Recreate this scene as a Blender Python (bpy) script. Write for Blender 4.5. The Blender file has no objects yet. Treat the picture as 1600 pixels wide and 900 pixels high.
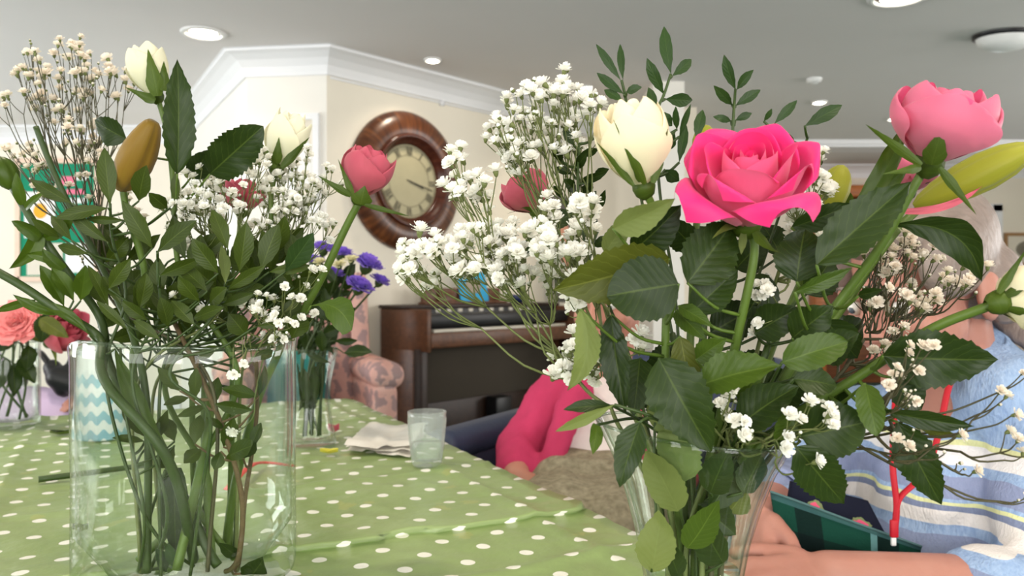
import bpy, math, random
from mathutils import Vector, Matrix, Euler, noise
R = math.radians
rng = random.Random(7)
sc = bpy.context.scene
COL = sc.collection

# ------------------------------------------------------------------ camera, world, window light, exposure
CAMZ = 1.02
FPX = 1250.0
cam_d = bpy.data.cameras.new('camera'); cam = bpy.data.objects.new('camera', cam_d); COL.objects.link(cam)
cam.location = (0, 0, CAMZ); cam.rotation_euler = (R(90), 0, 0)
cam_d.sensor_width = 36; cam_d.lens = FPX / 1600 * 36; cam_d.clip_start = .01
cam_d.dof.use_dof = True; cam_d.dof.focus_distance = .60; cam_d.dof.aperture_fstop = 12.0
sc.camera = cam
w = bpy.data.worlds.new('sky'); sc.world = w; w.use_nodes = True
w.node_tree.nodes['Background'].inputs[0].default_value = (.86, .93, 1, 1)
w.node_tree.nodes['Background'].inputs[1].default_value = 1.0
def area(name, loc, rot, sx, sy, power, col):
    l = bpy.data.lights.new(name, 'AREA'); l.shape = 'RECTANGLE'; l.size = sx; l.size_y = sy; l.energy = power; l.color = col
    o = bpy.data.objects.new(name, l); COL.objects.link(o); o.location = loc; o.rotation_euler = rot
    return o
# daylight standing in the window openings of the rear wall and of the left wall
for i, x in enumerate((-2.2, .1, 2.4)):
    area('daylight_rear', (x, -2.93, 1.45), (R(90), 0, 0), 1.5, 1.5, 44, (1, .985, .95))
for y, pw_ in ((.6, 50), (3.0, 42), (5.2, 14)):
    area('side_daylight_and_fill', (-5.33, y, 1.45), (R(90), 0, R(-90)), 1.5, 1.5, pw_, (.97, .985, 1))
for y in (1.0, 4.2):
    area('side_daylight_and_fill', (6.13, y, 1.45), (R(90), 0, R(90)), 1.5, 1.5, 42, (1, .96, .92))  # added right-wall light for the dim ceiling and as fill on the flowers
sc.view_settings.view_transform = 'Standard'; sc.view_settings.look = 'None'
sc.view_settings.exposure = 0.75; sc.view_settings.gamma = 1; sc.view_settings.use_curve_mapping = False
sc.cycles.max_bounces = 10; sc.cycles.transparent_max_bounces = 24; sc.cycles.caustics_refractive = False; sc.cycles.caustics_reflective = False

# ------------------------------------------------------------------ helpers
def W(px, py, d):
    "pixel of the 1600x900 photograph at depth d (metres along the view axis) -> world point"
    return Vector(((px - 800) / FPX * d, d, CAMZ - (py - 450) / FPX * d))
def srgb(r, g, b):
    f = lambda c: (c / 255 / 12.92) if c <= 10 else ((c / 255 + .055) / 1.055) ** 2.4
    return (f(r), f(g), f(b), 1)
ORG = {}
def org(o):
    return ORG.get(o.name, Vector((0, 0, 0))) if o else Vector((0, 0, 0))
def link(o, parent):
    COL.objects.link(o)
    if parent: o.parent = parent
def tag(o, label=None, cat=None, group=None, kind=None):
    if label: o['label'] = label
    if cat: o['category'] = cat
    if group: o['group'] = group
    if kind: o['kind'] = kind
    return o
def thing(name, loc, label, cat, group=None):
    o = bpy.data.objects.new(name, None); COL.objects.link(o); o.location = loc; o.empty_display_size = .03
    ORG[o.name] = Vector(loc)
    return tag(o, label, cat, group)
def mk(name, verts, faces, mat, parent=None, smooth=True, uvs=None, mids=None):
    g = org(parent)
    me = bpy.data.meshes.new(name)
    me.from_pydata([Vector(v) - g for v in verts], [], faces)
    for m in (mat if isinstance(mat, (list, tuple)) else [mat]): me.materials.append(m)
    if smooth: me.polygons.foreach_set('use_smooth', [True] * len(me.polygons))
    if mids: me.polygons.foreach_set('material_index', mids)
    if uvs:
        ul = me.uv_layers.new(name='UVMap')
        vi = [0] * len(me.loops); me.loops.foreach_get('vertex_index', vi)
        fl = [c for i in vi for c in uvs[i]]
        ul.data.foreach_set('uv', fl)
    me.update()
    o = bpy.data.objects.new(name, me); link(o, parent)
    ORG[o.name] = g
    return o
def share(name, me, parent, loc, rot, scale):
    o = bpy.data.objects.new(name, me); link(o, parent)
    o.location = Vector(loc) - org(parent); o.rotation_euler = rot
    o.scale = (scale,) * 3 if not hasattr(scale, '__len__') else scale
    return o
def perp(t):
    a = Vector((0, 0, 1)) if abs(t.z) < .9 else Vector((1, 0, 0))
    u = t.cross(a).normalized(); return u, t.cross(u).normalized()
def catmull(pts, n=5):
    pts = [Vector(p) for p in pts]
    if len(pts) < 3: return [pts[0].lerp(pts[-1], i / n) for i in range(n + 1)]
    out = []
    P = [pts[0] * 2 - pts[1]] + pts + [pts[-1] * 2 - pts[-2]]
    for i in range(1, len(P) - 2):
        for k in range(n):
            t = k / n
            out.append(.5 * ((2 * P[i]) + (P[i+1] - P[i-1]) * t + (2*P[i-1] - 5*P[i] + 4*P[i+1] - P[i+2]) * t*t + (3*P[i] - P[i-1] - 3*P[i+1] + P[i+2]) * t**3))
    out.append(pts[-1]); return out
class MB:
    def __init__(s): s.v = []; s.f = []; s.m = []; s.uv = []
    def add(s, v, f, mid=0, uv=None):
        b = len(s.v); s.v += [Vector(p) for p in v]; s.f += [tuple(i + b for i in q) for q in f]; s.m += [mid] * len(f)
        s.uv += uv if uv else [(0, 0)] * len(v)
    def tube(s, pts, r, n=6, mid=0, cap=True, flat=1.0):
        pts = [Vector(p) for p in pts]; k = len(pts); v = []; uv = []
        rs = [r] * k if not hasattr(r, '__len__') else [r[0] + (r[-1] - r[0]) * i / (k - 1) for i in range(k)] if len(r) != k else r
        u = None
        for i, p in enumerate(pts):
            t = (pts[min(i + 1, k - 1)] - pts[max(i - 1, 0)])
            t = t.normalized() if t.length > 1e-9 else Vector((0, 0, 1))
            if u is None: u, _ = perp(t)
            u = (u - t * u.dot(t)); u = u.normalized() if u.length > 1e-6 else perp(t)[0]
            w_ = t.cross(u)
            for j in range(n):
                a = 2 * math.pi * j / n
                v.append(p + (u * math.cos(a) + w_ * math.sin(a) * flat) * rs[i]); uv.append((j / n, i / (k - 1)))
        f = [(i*n + j, i*n + (j+1) % n, (i+1)*n + (j+1) % n, (i+1)*n + j) for i in range(k - 1) for j in range(n)]
        if cap: f += [tuple(range(n))[::-1], tuple((k-1)*n + j for j in range(n))]
        s.add(v, f, mid, uv); return s
    def box(s, c, size, rz=0, mid=0, rot=None):
        c = Vector(c); M = rot if rot else Matrix.Rotation(rz, 3, 'Z'); h = [q / 2 for q in size]
        v = [c + M @ Vector((sx*h[0], sy*h[1], sz*h[2])) for sx in (-1, 1) for sy in (-1, 1) for sz in (-1, 1)]
        s.add(v, [(0,1,3,2), (4,6,7,5), (0,4,5,1), (2,3,7,6), (0,2,6,4), (1,5,7,3)], mid); return s
    def bbox(s, c, size, bev=.01, rz=0, mid=0, rot=None, seg=2):
        "box with rounded edges (superellipsoid-like inset rings)"
        c = Vector(c); M = rot if rot else Matrix.Rotation(rz, 3, 'Z'); hx, hy, hz = [q / 2 for q in size]
        b = min(bev, hx * .99, hy * .99, hz * .99); rings = []
        for zs in (-1, 1):
            for k in range(seg + 1):
                a = (k / seg if zs < 0 else 1 - k / seg) * math.pi / 2
                rings.append((b * (1 - math.sin(a)), zs * (hz - b) + zs * b * math.cos(a)))
        v = []; n = 4 * (seg + 1)
        for ins, z in rings:
            for q, (sx, sy) in enumerate(((1,1), (-1,1), (-1,-1), (1,-1))):
                for k in range(seg + 1):
                    a = q * math.pi / 2 + k / seg * math.pi / 2; rr = b - ins
                    v.append(c + M @ Vector((sx * (hx - b) + rr * math.cos(a), sy * (hy - b) + rr * math.sin(a), z)))
        f = [(i*n + j, i*n + (j+1) % n, (i+1)*n + (j+1) % n, (i+1)*n + j) for i in range(len(rings) - 1) for j in range(n)]
        f += [tuple(range(n))[::-1], tuple((len(rings)-1)*n + j for j in range(n))]
        s.add(v, f, mid); return s
    def lathe(s, prof, c=(0, 0, 0), n=32, mid=0, M=None, wave=None, closed=False):
        c = Vector(c); M = M or Matrix.Identity(3); v = []; uv = []; k = len(prof)
        for i, (r, z) in enumerate(prof):
            for j in range(n):
                a = 2 * math.pi * j / n; rr, zz = (r, z) if not wave else wave(r, z, a, i)
                v.append(c + M @ Vector((rr * math.cos(a), rr * math.sin(a), zz))); uv.append((j / n, i / (k - 1)))
        f = [(i*n + j, i*n + (j+1) % n, (i+1)*n + (j+1) % n, (i+1)*n + j) for i in range(k - 1) for j in range(n)]
        if closed: f += [((k-1)*n + j, (k-1)*n + (j+1) % n, (j+1) % n, j) for j in range(n)]
        s.add(v, f, mid, uv); return s
    def ell(s, c, r, M=None, nu=12, nv=8, mid=0):
        c = Vector(c); M = M or Matrix.Identity(3); r = (r,) * 3 if not hasattr(r, '__len__') else r
        v = [c + M @ Vector((0, 0, -r[2]))]
        for i in range(1, nv):
            p = -math.pi / 2 + math.pi * i / nv
            for j in range(nu):
                a = 2 * math.pi * j / nu
                v.append(c + M @ Vector((r[0]*math.cos(p)*math.cos(a), r[1]*math.cos(p)*math.sin(a), r[2]*math.sin(p))))
        v.append(c + M @ Vector((0, 0, r[2]))); f = []
        for j in range(nu): f.append((0, 1 + (j+1) % nu, 1 + j))
        for i in range(nv - 2):
            for j in range(nu):
                a = 1 + i*nu; f.append((a + j, a + (j+1) % nu, a + nu + (j+1) % nu, a + nu + j))
        a = 1 + (nv-2)*nu; t = len(v) - 1
        for j in range(nu): f.append((a + j, a + (j+1) % nu, t))
        s.add(v, f, mid); return s
    def capsule(s, p0, r0, p1, r1, mid=0, n=12):
        p0 = Vector(p0); p1 = Vector(p1); t = (p1 - p0).normalized()
        pts = []; rs = []
        for k in range(4):
            a = k / 4 * math.pi / 2; pts.append(p0 - t * r0 * math.cos(a)); rs.append(max(r0 * math.sin(a), 1e-4))
        pts.append(p0); rs.append(r0); pts.append(p1); rs.append(r1)
        for k in range(1, 5):
            a = k / 4 * math.pi / 2; pts.append(p1 + t * r1 * math.sin(a)); rs.append(max(r1 * math.cos(a), 1e-4))
        return s.tube(pts, rs, n, mid)
    def limb(s, pts, rs, mid=0):
        for i in range(len(pts) - 1): s.capsule(pts[i], rs[i], pts[i+1], rs[i+1], mid)
        return s
    def build(s, name, mat, parent=None, smooth=True):
        return mk(name, s.v, s.f, mat, parent, smooth, s.uv, s.m if any(s.m) else None)
def one(name, mb, mat, label, cat, group=None, smooth=True):
    return tag(mb.build(name, mat, None, smooth), label, cat, group)
def frame(axis, hint=None):
    z = Vector(axis).normalized(); h = Vector(hint) if hint else Vector((0, -1, 0))
    x = (h - z * h.dot(z)); x = x.normalized() if x.length > 1e-5 else perp(z)[0]
    y = z.cross(x); return Matrix((x, y, z)).transposed()
def blob(name, mb, mat, parent, voxel, smooth=6, disp=None):
    "one continuous surface grown over overlapping volumes"
    o = mb.build(name, mat, parent)
    m = o.modifiers.new('r', 'REMESH'); m.mode = 'VOXEL'; m.voxel_size = voxel; m.use_smooth_shade = True
    m = o.modifiers.new('s', 'SMOOTH'); m.factor = .5; m.iterations = smooth
    if disp:
        t = bpy.data.textures.new(name, 'CLOUDS'); t.noise_scale = disp[1]; t.noise_depth = 2
        m = o.modifiers.new('d', 'DISPLACE'); m.texture = t; m.strength = disp[0]; m.mid_level = .5
    bpy.context.view_layer.update()
    me = bpy.data.meshes.new_from_object(o.evaluated_get(bpy.context.evaluated_depsgraph_get()))
    o.modifiers.clear(); old = o.data; o.data = me; bpy.data.meshes.remove(old)
    me.polygons.foreach_set('use_smooth', [True] * len(me.polygons))
    return o

# ------------------------------------------------------------------ materials
class NT:
    def __init__(s, name):
        s.m = bpy.data.materials.new(name); s.m.use_nodes = True; s.t = s.m.node_tree
        s.p = s.t.nodes['Principled BSDF']; s.out = s.t.nodes['Material Output']
    def n(s, typ, **kw):
        q = s.t.nodes.new(typ)
        for k, v in kw.items():
            if hasattr(q, k) and k not in q.inputs.keys(): setattr(q, k, v)
        return q
    def l(s, a, b): s.t.links.new(a, b)
    def math(s, op, a, b=None, c=None):
        q = s.t.nodes.new('ShaderNodeMath'); q.operation = op
        for i, x in enumerate((a, b, c)):
            if x is None: continue
            if hasattr(x, 'links'): s.l(x, q.inputs[i])
            else: q.inputs[i].default_value = x
        return q.outputs[0]
    def mix(s, fac, a, b):
        q = s.t.nodes.new('ShaderNodeMix'); q.data_type = 'RGBA'
        for x, i in ((fac, 0), (a, 6), (b, 7)):
            if hasattr(x, 'links'): s.l(x, q.inputs[i])
            else: q.inputs[i].default_value = x
        return q.outputs[2]
    def ramp(s, fac, stops):
        q = s.t.nodes.new('ShaderNodeValToRGB'); s.l(fac, q.inputs[0]); e = q.color_ramp.elements
        while len(e) < len(stops): e.new(.5)
        for el, (p, c) in zip(e, stops): el.position = p; el.color = c
        return q.outputs[0]
    def noise(s, scale, detail=3, vec=None, rough=.5):
        q = s.t.nodes.new('ShaderNodeTexNoise'); q.inputs['Scale'].default_value = scale; q.inputs['Detail'].default_value = detail; q.inputs['Roughness'].default_value = rough
        if vec is not None: s.l(vec, q.inputs['Vector'])
        return q.outputs['Fac']
    def obj(s, scale=None, rot=None, loc=None):
        t = s.t.nodes.new('ShaderNodeTexCoord').outputs['Object']
        if scale or rot or loc:
            q = s.t.nodes.new('ShaderNodeMapping'); s.l(t, q.inputs[0])
            if loc: q.inputs[1].default_value = loc
            if rot: q.inputs[2].default_value = rot
            if scale: q.inputs[3].default_value = scale
            t = q.outputs[0]
        return t
    def sep(s, v):
        q = s.t.nodes.new('ShaderNodeSeparateXYZ'); s.l(v, q.inputs[0]); return q.outputs
    def bump(s, h, strength=.3, dist=.01):
        q = s.t.nodes.new('ShaderNodeBump'); q.inputs['Strength'].default_value = strength; q.inputs['Distance'].default_value = dist
        s.l(h, q.inputs['Height']); s.l(q.outputs[0], s.p.inputs['Normal']); return q
    def base(s, c):
        if hasattr(c, 'links'): s.l(c, s.p.inputs['Base Color'])
        else: s.p.inputs['Base Color'].default_value = c
    def rough(s, r, spec=None, metal=None):
        if hasattr(r, 'links'): s.l(r, s.p.inputs['Roughness'])
        else: s.p.inputs['Roughness'].default_value = r
        if spec is not None: s.p.inputs['Specular IOR Level'].default_value = spec
        if metal is not None: s.p.inputs['Metallic'].default_value = metal
def sh(c, k): return (c[0]*k, c[1]*k, c[2]*k, 1)
def plain(name, c, rough=.6, var=.12, scale=20, bump=0, spec=.4, metal=0, bscale=None):
    m = NT(name); f = m.noise(scale, 4, m.obj())
    m.base(m.mix(f, sh(c, 1 - var), sh(c, 1 + var))); m.rough(rough, spec, metal)
    if bump: m.bump(m.noise(bscale or scale * 3, 4, m.obj()), bump, .004)
    return m.m
def wood(name, c1, c2, axis=0, scale=6, rough=.35):
    m = NT(name); sc_ = [scale * 6] * 3; sc_[axis] = scale * .5
    f = m.noise(1.5, 6, m.obj(scale=sc_)); m.base(m.ramp(f, [(.25, c1), (.75, c2)])); m.rough(rough, .4)
    m.bump(f, .08, .003); return m.m
def leafmat(name, top, under, gloss=.42, trans=.22, vein=.3, nv=9):
    m = NT(name)
    uv = m.t.nodes.new('ShaderNodeUVMap').outputs[0]; X = m.sep(uv)
    q = m.math('ABSOLUTE', m.math('SUBTRACT', X[0], .5))               # 0 at midrib .. .5 edge
    mid = m.math('LESS_THAN', q, .018)
    ph = m.math('SUBTRACT', m.math('MULTIPLY', X[1], nv), m.math('MULTIPLY', q, nv * .55))
    sv = m.math('ABSOLUTE', m.math('SUBTRACT', m.math('FRACT', ph), .5))
    side = m.math('LESS_THAN', sv, .045)
    vv = m.math('MAXIMUM', mid, m.math('MULTIPLY', side, .45))
    rnd = m.t.nodes.new('ShaderNodeObjectInfo').outputs['Random']
    nz = m.noise(55, 4, m.obj())
    var = m.math('ADD', m.math('MULTIPLY', rnd, .55), m.math('MULTIPLY', nz, .45))
    c = m.mix(var, sh(top, .72), (top[0] * 1.35, top[1] * 1.25, top[2] * 1.1, 1))
    bf = m.t.nodes.new('ShaderNodeNewGeometry').outputs['Backfacing']
    c = m.mix(bf, c, m.mix(nz, sh(under, .88), sh(under, 1.1)))
    c = m.mix(m.math('MULTIPLY', vv, vein), c, (under[0]*1.25, under[1]*1.25, under[2]*1.1, 1))
    m.base(c); m.rough(gloss, .25)
    h = m.math('ADD', m.math('MULTIPLY', m.math('MULTIPLY', sv, 2), .5), m.math('MULTIPLY', m.math('MINIMUM', m.math('MULTIPLY', q, 12), 1), .8))
    m.bump(h, .16, .0012)
    tr = m.t.nodes.new('ShaderNodeBsdfTranslucent'); m.l(c, tr.inputs[0])
    mx = m.t.nodes.new('ShaderNodeMixShader'); mx.inputs[0].default_value = trans
    m.l(m.p.outputs[0], mx.inputs[1]); m.l(tr.outputs[0], mx.inputs[2]); m.l(mx.outputs[0], m.out.inputs[0])
    return m.m
def petalmat(name, base, tip, trans=.3, rough=.55, vein=.10, pal=False):
    m = NT(name); uv = m.t.nodes.new('ShaderNodeUVMap').outputs[0]; X = m.sep(uv)
    mp = m.t.nodes.new('ShaderNodeMapping'); mp.inputs[3].default_value = (26, 1.5, 1); m.l(uv, mp.inputs[0])
    st = m.noise(1.6, 5, mp.outputs[0]); blot = m.noise(40, 3, m.obj())
    c = m.ramp(X[1], [(0, base), (.25, tuple(.5*(a+b) for a, b in zip(base, tip))), (.8, tip), (1, tip)])
    c = m.mix(m.math('MULTIPLY', st, vein * 2), c, (tip[0]*.72, tip[1]*.55, tip[2]*.6, 1))
    c = m.mix(m.math('MULTIPLY', blot, .25), c, (min(1, base[0]*1.1), base[1], base[2], 1))
    gb = m.t.nodes.new('ShaderNodeNewGeometry').outputs['Backfacing']; pale = tuple(.62 * q + .38 * .5 for q in tip[:3]) + (1,)
    c = m.mix(m.math('MULTIPLY', m.math('SUBTRACT', 1, gb), .55), c, pale if pal else tip)
    m.base(c); m.rough(rough, .25); m.p.inputs['Sheen Weight'].default_value = .15
    m.bump(st, .12, .001)
    tr = m.t.nodes.new('ShaderNodeBsdfTranslucent'); m.l(c, tr.inputs[0])
    mx = m.t.nodes.new('ShaderNodeMixShader'); mx.inputs[0].default_value = trans
    m.l(m.p.outputs[0], mx.inputs[1]); m.l(tr.outputs[0], mx.inputs[2]); m.l(mx.outputs[0], m.out.inputs[0])
    return m.m
def glassmat(name, tint=(.97, .99, .97, 1), edge=(.62, .74, .62, 1), wob=.4, wscale=(30, 30, 2), ior=1.5, milk=0):
    m = NT(name); f = m.noise(1.0, 2, m.obj(scale=wscale))
    b = m.t.nodes.new('ShaderNodeBump'); b.inputs['Strength'].default_value = wob; b.inputs['Distance'].default_value = .004; m.l(f, b.inputs['Height'])
    lw = m.t.nodes.new('ShaderNodeLayerWeight'); lw.inputs[0].default_value = .35
    ed = m.math('POWER', lw.outputs['Facing'], 3.0)
    tr = m.t.nodes.new('ShaderNodeBsdfTransparent'); m.l(m.mix(ed, tint, edge), tr.inputs[0])
    gl = m.t.nodes.new('ShaderNodeBsdfGlossy'); gl.inputs['Roughness'].default_value = .03; m.l(b.outputs[0], gl.inputs['Normal'])
    l2 = m.t.nodes.new('ShaderNodeLayerWeight'); l2.inputs[0].default_value = .5; m.l(b.outputs[0], l2.inputs['Normal'])
    r0 = ((ior - 1) / (ior + 1)) ** 2
    fr = m.math('ADD', m.math('MULTIPLY', m.math('POWER', l2.outputs['Facing'], 3.2), .75), r0 * .55)
    mx = m.t.nodes.new('ShaderNodeMixShader'); m.l(fr, mx.inputs[0]); m.l(tr.outputs[0], mx.inputs[1]); m.l(gl.outputs[0], mx.inputs[2])
    if milk:
        df = m.t.nodes.new('ShaderNodeBsdfDiffuse'); df.inputs[0].default_value = (.82, .84, .82, 1); m2 = m.t.nodes.new('ShaderNodeMixShader'); m2.inputs[0].default_value = milk
        m.l(mx.outputs[0], m2.inputs[1]); m.l(df.outputs[0], m2.inputs[2]); mx = m2
    m.l(mx.outputs[0], m.out.inputs[0]); m.t.nodes.remove(m.p); return m.m
def emit(name, c, k):
    m = NT(name); m.p.inputs['Emission Color'].default_value = c; m.p.inputs['Emission Strength'].default_value = k; m.base(c); return m.m
M = {}
M['ceil'] = plain('ceiling_paint', srgb(230, 226, 224), .9, .02, 3, .1, .2, 0, 120)
M['wall'] = plain('cream_paint', srgb(238, 230, 214), .85, .03, 4, .12, .2, 0, 150)
M['wallw'] = plain('pale_paint', srgb(236, 232, 224), .85, .03, 4, .1, .2, 0, 150)
M['gloss'] = plain('white_gloss', srgb(236, 236, 238), .45, .02, 5)
M['carpet'] = plain('teal_carpet', srgb(74, 98, 94), .95, .25, 60, .5, .1, 0, 400)
M['white'] = plain('white_plastic', srgb(232, 232, 230), .4, .03)
M['chrome'] = plain('satin_chrome', srgb(190, 190, 192), .25, .05, 10, 0, .5, 1)
M['lamp'] = emit('lamp_glow', (1, .90, .74, 1), 14)
M['dark'] = plain('black_plastic', srgb(22, 22, 24), .4, .15)
M['stemg'] = plain('stem_green', srgb(78, 100, 32), .5, .22, 60, .1)
M['stemd'] = plain('stem_dark', srgb(48, 66, 22), .5, .25, 60, .1)
M['twig'] = plain('twig_brown', srgb(92, 74, 48), .7, .3, 120, .4)
M['gypstem'] = plain('gyp_stem', srgb(98, 106, 58), .6, .25, 60)
M['gypdark'] = plain('gyp_stem_dark', srgb(70, 66, 42), .6, .25, 60)
M['L_dark'] = leafmat('rose_leaf', srgb(36, 54, 15), srgb(88, 104, 44))
M['L_mid'] = leafmat('green_leaf', srgb(62, 84, 24), srgb(100, 118, 50))
M['L_pale'] = leafmat('pale_leaf', srgb(104, 118, 64), srgb(112, 126, 74), .6, .25, .2)
M['L_olive'] = leafmat('olive_leaf', srgb(84, 92, 28), srgb(112, 118, 52), .5, .25, .5)
M['L_blue'] = leafmat('sprig_leaf', srgb(42, 66, 28), srgb(80, 100, 54), .45, .2, .3, 7)
M['L_lance'] = leafmat('pistache_leaf', srgb(54, 70, 18), srgb(88, 102, 44), .45, .25, .45, 10)
M['lily'] = leafmat('lily_leaf', srgb(62, 84, 20), srgb(90, 110, 40), .4, .2, .15, 1)
M['lilybud'] = petalmat('lily_bud', srgb(122, 142, 36), srgb(160, 160, 44), .2, .5, .5)
M['lilybrown'] = petalmat('lily_bud_brown', srgb(130, 124, 30), srgb(142, 112, 36), .2, .5, 1.0)
M['hot'] = petalmat('hot_pink_petal', srgb(240, 130, 168), srgb(238, 24, 122), .3, .5, .06, True)
M['pink'] = petalmat('pink_petal', srgb(240, 140, 166), srgb(232, 78, 130), .3, .5, .1, True)
M['dusty'] = petalmat('dusty_pink_petal', srgb(200, 116, 122), srgb(200, 88, 108), .3, .55, .1)
M['cream'] = petalmat('cream_petal', srgb(230, 228, 184), srgb(246, 236, 204), .3, .55, .05)
M['greenish'] = petalmat('greenish_white_petal', srgb(210, 214, 166), srgb(238, 234, 208), .3, .55, .05)
M['gyp'] = petalmat('gyp_petal', srgb(250, 248, 236), srgb(253, 252, 246), .35, .7, .0)
M['gypbeige'] = petalmat('gyp_petal_beige', srgb(238, 228, 210), srgb(246, 238, 224), .35, .7, .05)
M['sepal'] = leafmat('sepal', srgb(66, 86, 24), srgb(104, 120, 54), .5, .2, .2, 3)
M['glass'] = glassmat('vase_glass')
M['glass2'] = glassmat('flared_glass', (.96, .985, .96, 1), (.66, .78, .66, 1), .12, (20, 20, 8))
M['rimg'] = glassmat('glass_rim', (.80, .86, .80, 1), (.30, .38, .32, 1), .1, (60, 60, 60), 2.0)
M['water'] = glassmat('water', (.97, .99, .975, 1), (.8, .86, .8, 1), .05, (30, 30, 30), 1.33)
# ------------------------------------------------------------------ the room
CH = 2.35
def struct(name, mb, mat, parent=None, smooth=False):
    o = mb.build(name, mat, parent, smooth)
    if not parent: o['kind'] = 'structure'
    return o
def wallpoly(name, pts, z0=0, z1=CH, mat=None, th=.12):
    "wall following a floor polyline, thickness to the left of travel"
    mb = MB(); pts = [Vector((p[0], p[1], 0)) for p in pts]
    for a, b in zip(pts, pts[1:]):
        t = (b - a).normalized(); n = Vector((-t.y, t.x, 0)) * th
        v = []
        for q in (a, b, b + n, a + n): v += [q + Vector((0, 0, z0)), q + Vector((0, 0, z1))]
        mb.add(v, [(0,2,3,1), (2,4,5,3), (4,6,7,5), (6,0,1,7), (1,3,5,7), (0,6,4,2)])
    return struct(name, mb, mat or M['wall'])
struct('floor', MB().box((.2, 2.8, -.05), (12.2, 13, .1)), M['carpet'])
struct('ceiling', MB().box((.2, 2.8, CH + .05), (12.2, 13, .1)), M['ceil'])
P0 = Vector((-1.04, 4.49, 0)); EW = Vector((.68, .733, 0)).normalized(); NW = Vector((EW.y, -EW.x, 0))
P1 = Vector((-1.51, 4.55, 0)); P2 = Vector((-2.75, 6.65, 0)); P3 = Vector((-5.3, 6.65, 0))
FARY = 8.7
PE = P0 + EW * ((FARY - P0.y) / EW.y)
wallpoly('wall_clock', [P0, PE])
wallpoly('wall_chamfer', [P1, P0], mat=M['wallw'])
wallpoly('wall_passage', [P2, P1], mat=M['wallw'])
wallpoly('wall_back', [P3, P2])
wallpoly('wall_far', [PE, (6.2, FARY)])
def pierced(name, a, b, holes, zlo, zhi, mat):
    "straight wall with window openings: list of (s0, s1) along the wall"
    a = Vector((a[0], a[1], 0)); b = Vector((b[0], b[1], 0)); t = (b - a).normalized(); L = (b - a).length; n = Vector((-t.y, t.x, 0)) * .12
    mb = MB(); rz = math.atan2(t.y, t.x)
    def blk(s0, s1, z0, z1):
        mb.box(a + t * (s0 + s1) / 2 + n * .5 + Vector((0, 0, (z0 + z1) / 2)), (s1 - s0, .12, z1 - z0), rz)
    cur = 0
    for s0, s1 in holes:
        blk(cur, s0, 0, CH); blk(s0, s1, 0, zlo); blk(s0, s1, zhi, CH); cur = s1
    blk(cur, L, 0, CH); struct(name, mb, mat)
    for i, (s0, s1) in enumerate(holes):
        fr = MB(); c = a + t * (s0 + s1) / 2 + n * .6; wd = s1 - s0; zc = (zlo + zhi) / 2
        for s in (-1, 1):
            fr.box(c + t * s * (wd / 2 - .03) + Vector((0, 0, zc)), (.06, .06, zhi - zlo), rz)
            fr.box(c + Vector((0, 0, zc + s * ((zhi - zlo) / 2 - .03))), (wd, .06, .06), rz)
        fr.box(c + Vector((0, 0, zc)), (.05, .05, zhi - zlo), rz)
        global WN; WN += 1
        struct('window_%d' % WN, fr, M['gloss'])
WN = 0
pierced('wall_rear', (6.2, -3.0), (-5.4, -3.0), [(3.05, 4.55), (5.35, 6.85), (7.65, 9.15)], .7, 2.2, M['wall'])
pierced('wall_left', (-5.4, -3.0), (-5.4, 6.65), [(2.85, 4.35), (5.25, 6.75), (7.45, 8.95)], .7, 2.2, M['wall'])
pierced('wall_right', (6.2, FARY), (6.2, -3.0), [(3.75, 5.25), (6.95, 8.45)], .7, 2.2, M['wall'])  # both right-wall windows are added, to carry the fill light on that side
# coving swept along the wall tops (mitred)
def cove(name, pts, k=1.0):
    prof = [(0.0, -.135), (.014, -.135), (.018, -.118), (.03, -.085), (.06, -.05), (.10, -.026), (.128, -.016), (.128, -.004), (.14, 0)]
    pts = [Vector((p[0], p[1], 0)) for p in pts]; mb = MB(); rows = []
    for i, p in enumerate(pts):
        ns = []
        if i > 0: t = (p - pts[i-1]).normalized(); ns.append(Vector((t.y, -t.x, 0)))
        if i < len(pts) - 1: t = (pts[i+1] - p).normalized(); ns.append(Vector((t.y, -t.x, 0)))
        n = sum(ns, Vector()); n = n.normalized(); n = n / max(.3, n.dot(ns[0]))
        rows.append([p + n * a * k + Vector((0, 0, CH + b * k)) for a, b in prof])
    m_ = len(prof)
    mb.add([q for r in rows for q in r], [(i*m_ + j, (i+1)*m_ + j, (i+1)*m_ + j + 1, i*m_ + j + 1) for i in range(len(rows) - 1) for j in range(m_ - 1)])
    return struct(name, mb, M['gloss'], None, False)
cove('trim_1', [P3, P2, P1, P0, PE, (6.2, FARY)])
# skirting board under the clock wall and a thin cable clipped under its coving
def skirt(name, pts):
    mb = MB()
    for a, b in zip(pts, pts[1:]):
        a = Vector(a); b = Vector(b); t = (b - a).normalized(); n = Vector((t.y, -t.x, 0))
        mb.box((a + b) / 2 + n * .009 + Vector((0, 0, .06)), ((b - a).length, .018, .12), math.atan2(t.y, t.x))
    return struct(name, mb, M['gloss'])
skirt('baseboard_clock', [P0, PE]); skirt('baseboard_chamfer', [P1, P0]); skirt('baseboard_back', [P3, P2])
mb = MB(); z = CH - .147
mb.tube([P0 + EW * .02 + NW * .008 + Vector((0, 0, z)), P0 + EW * 3.4 + NW * .008 + Vector((0, 0, z))], .006, 6)
mb.box(P0 + EW * .86 + NW * .01 + Vector((0, 0, z)), (.03, .02, .035), math.atan2(EW.y, EW.x))
struct('trim_2', mb, M['gloss'], None, True)
# white pier with the corner of a passage, at the right of the clock wall
PB = (1.11, 5.15)
mb = MB(); mb.box((PB[0] - .10, PB[1] + .27, CH / 2), (.20, .54, CH)); struct('wall_pier', mb, M['wallw'])
mb = MB(); mb.box((PB[0] + .1, PB[1] + .8, CH / 2), (.3, .12, CH)); struct('wall_return', mb, M['wall'])
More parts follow.
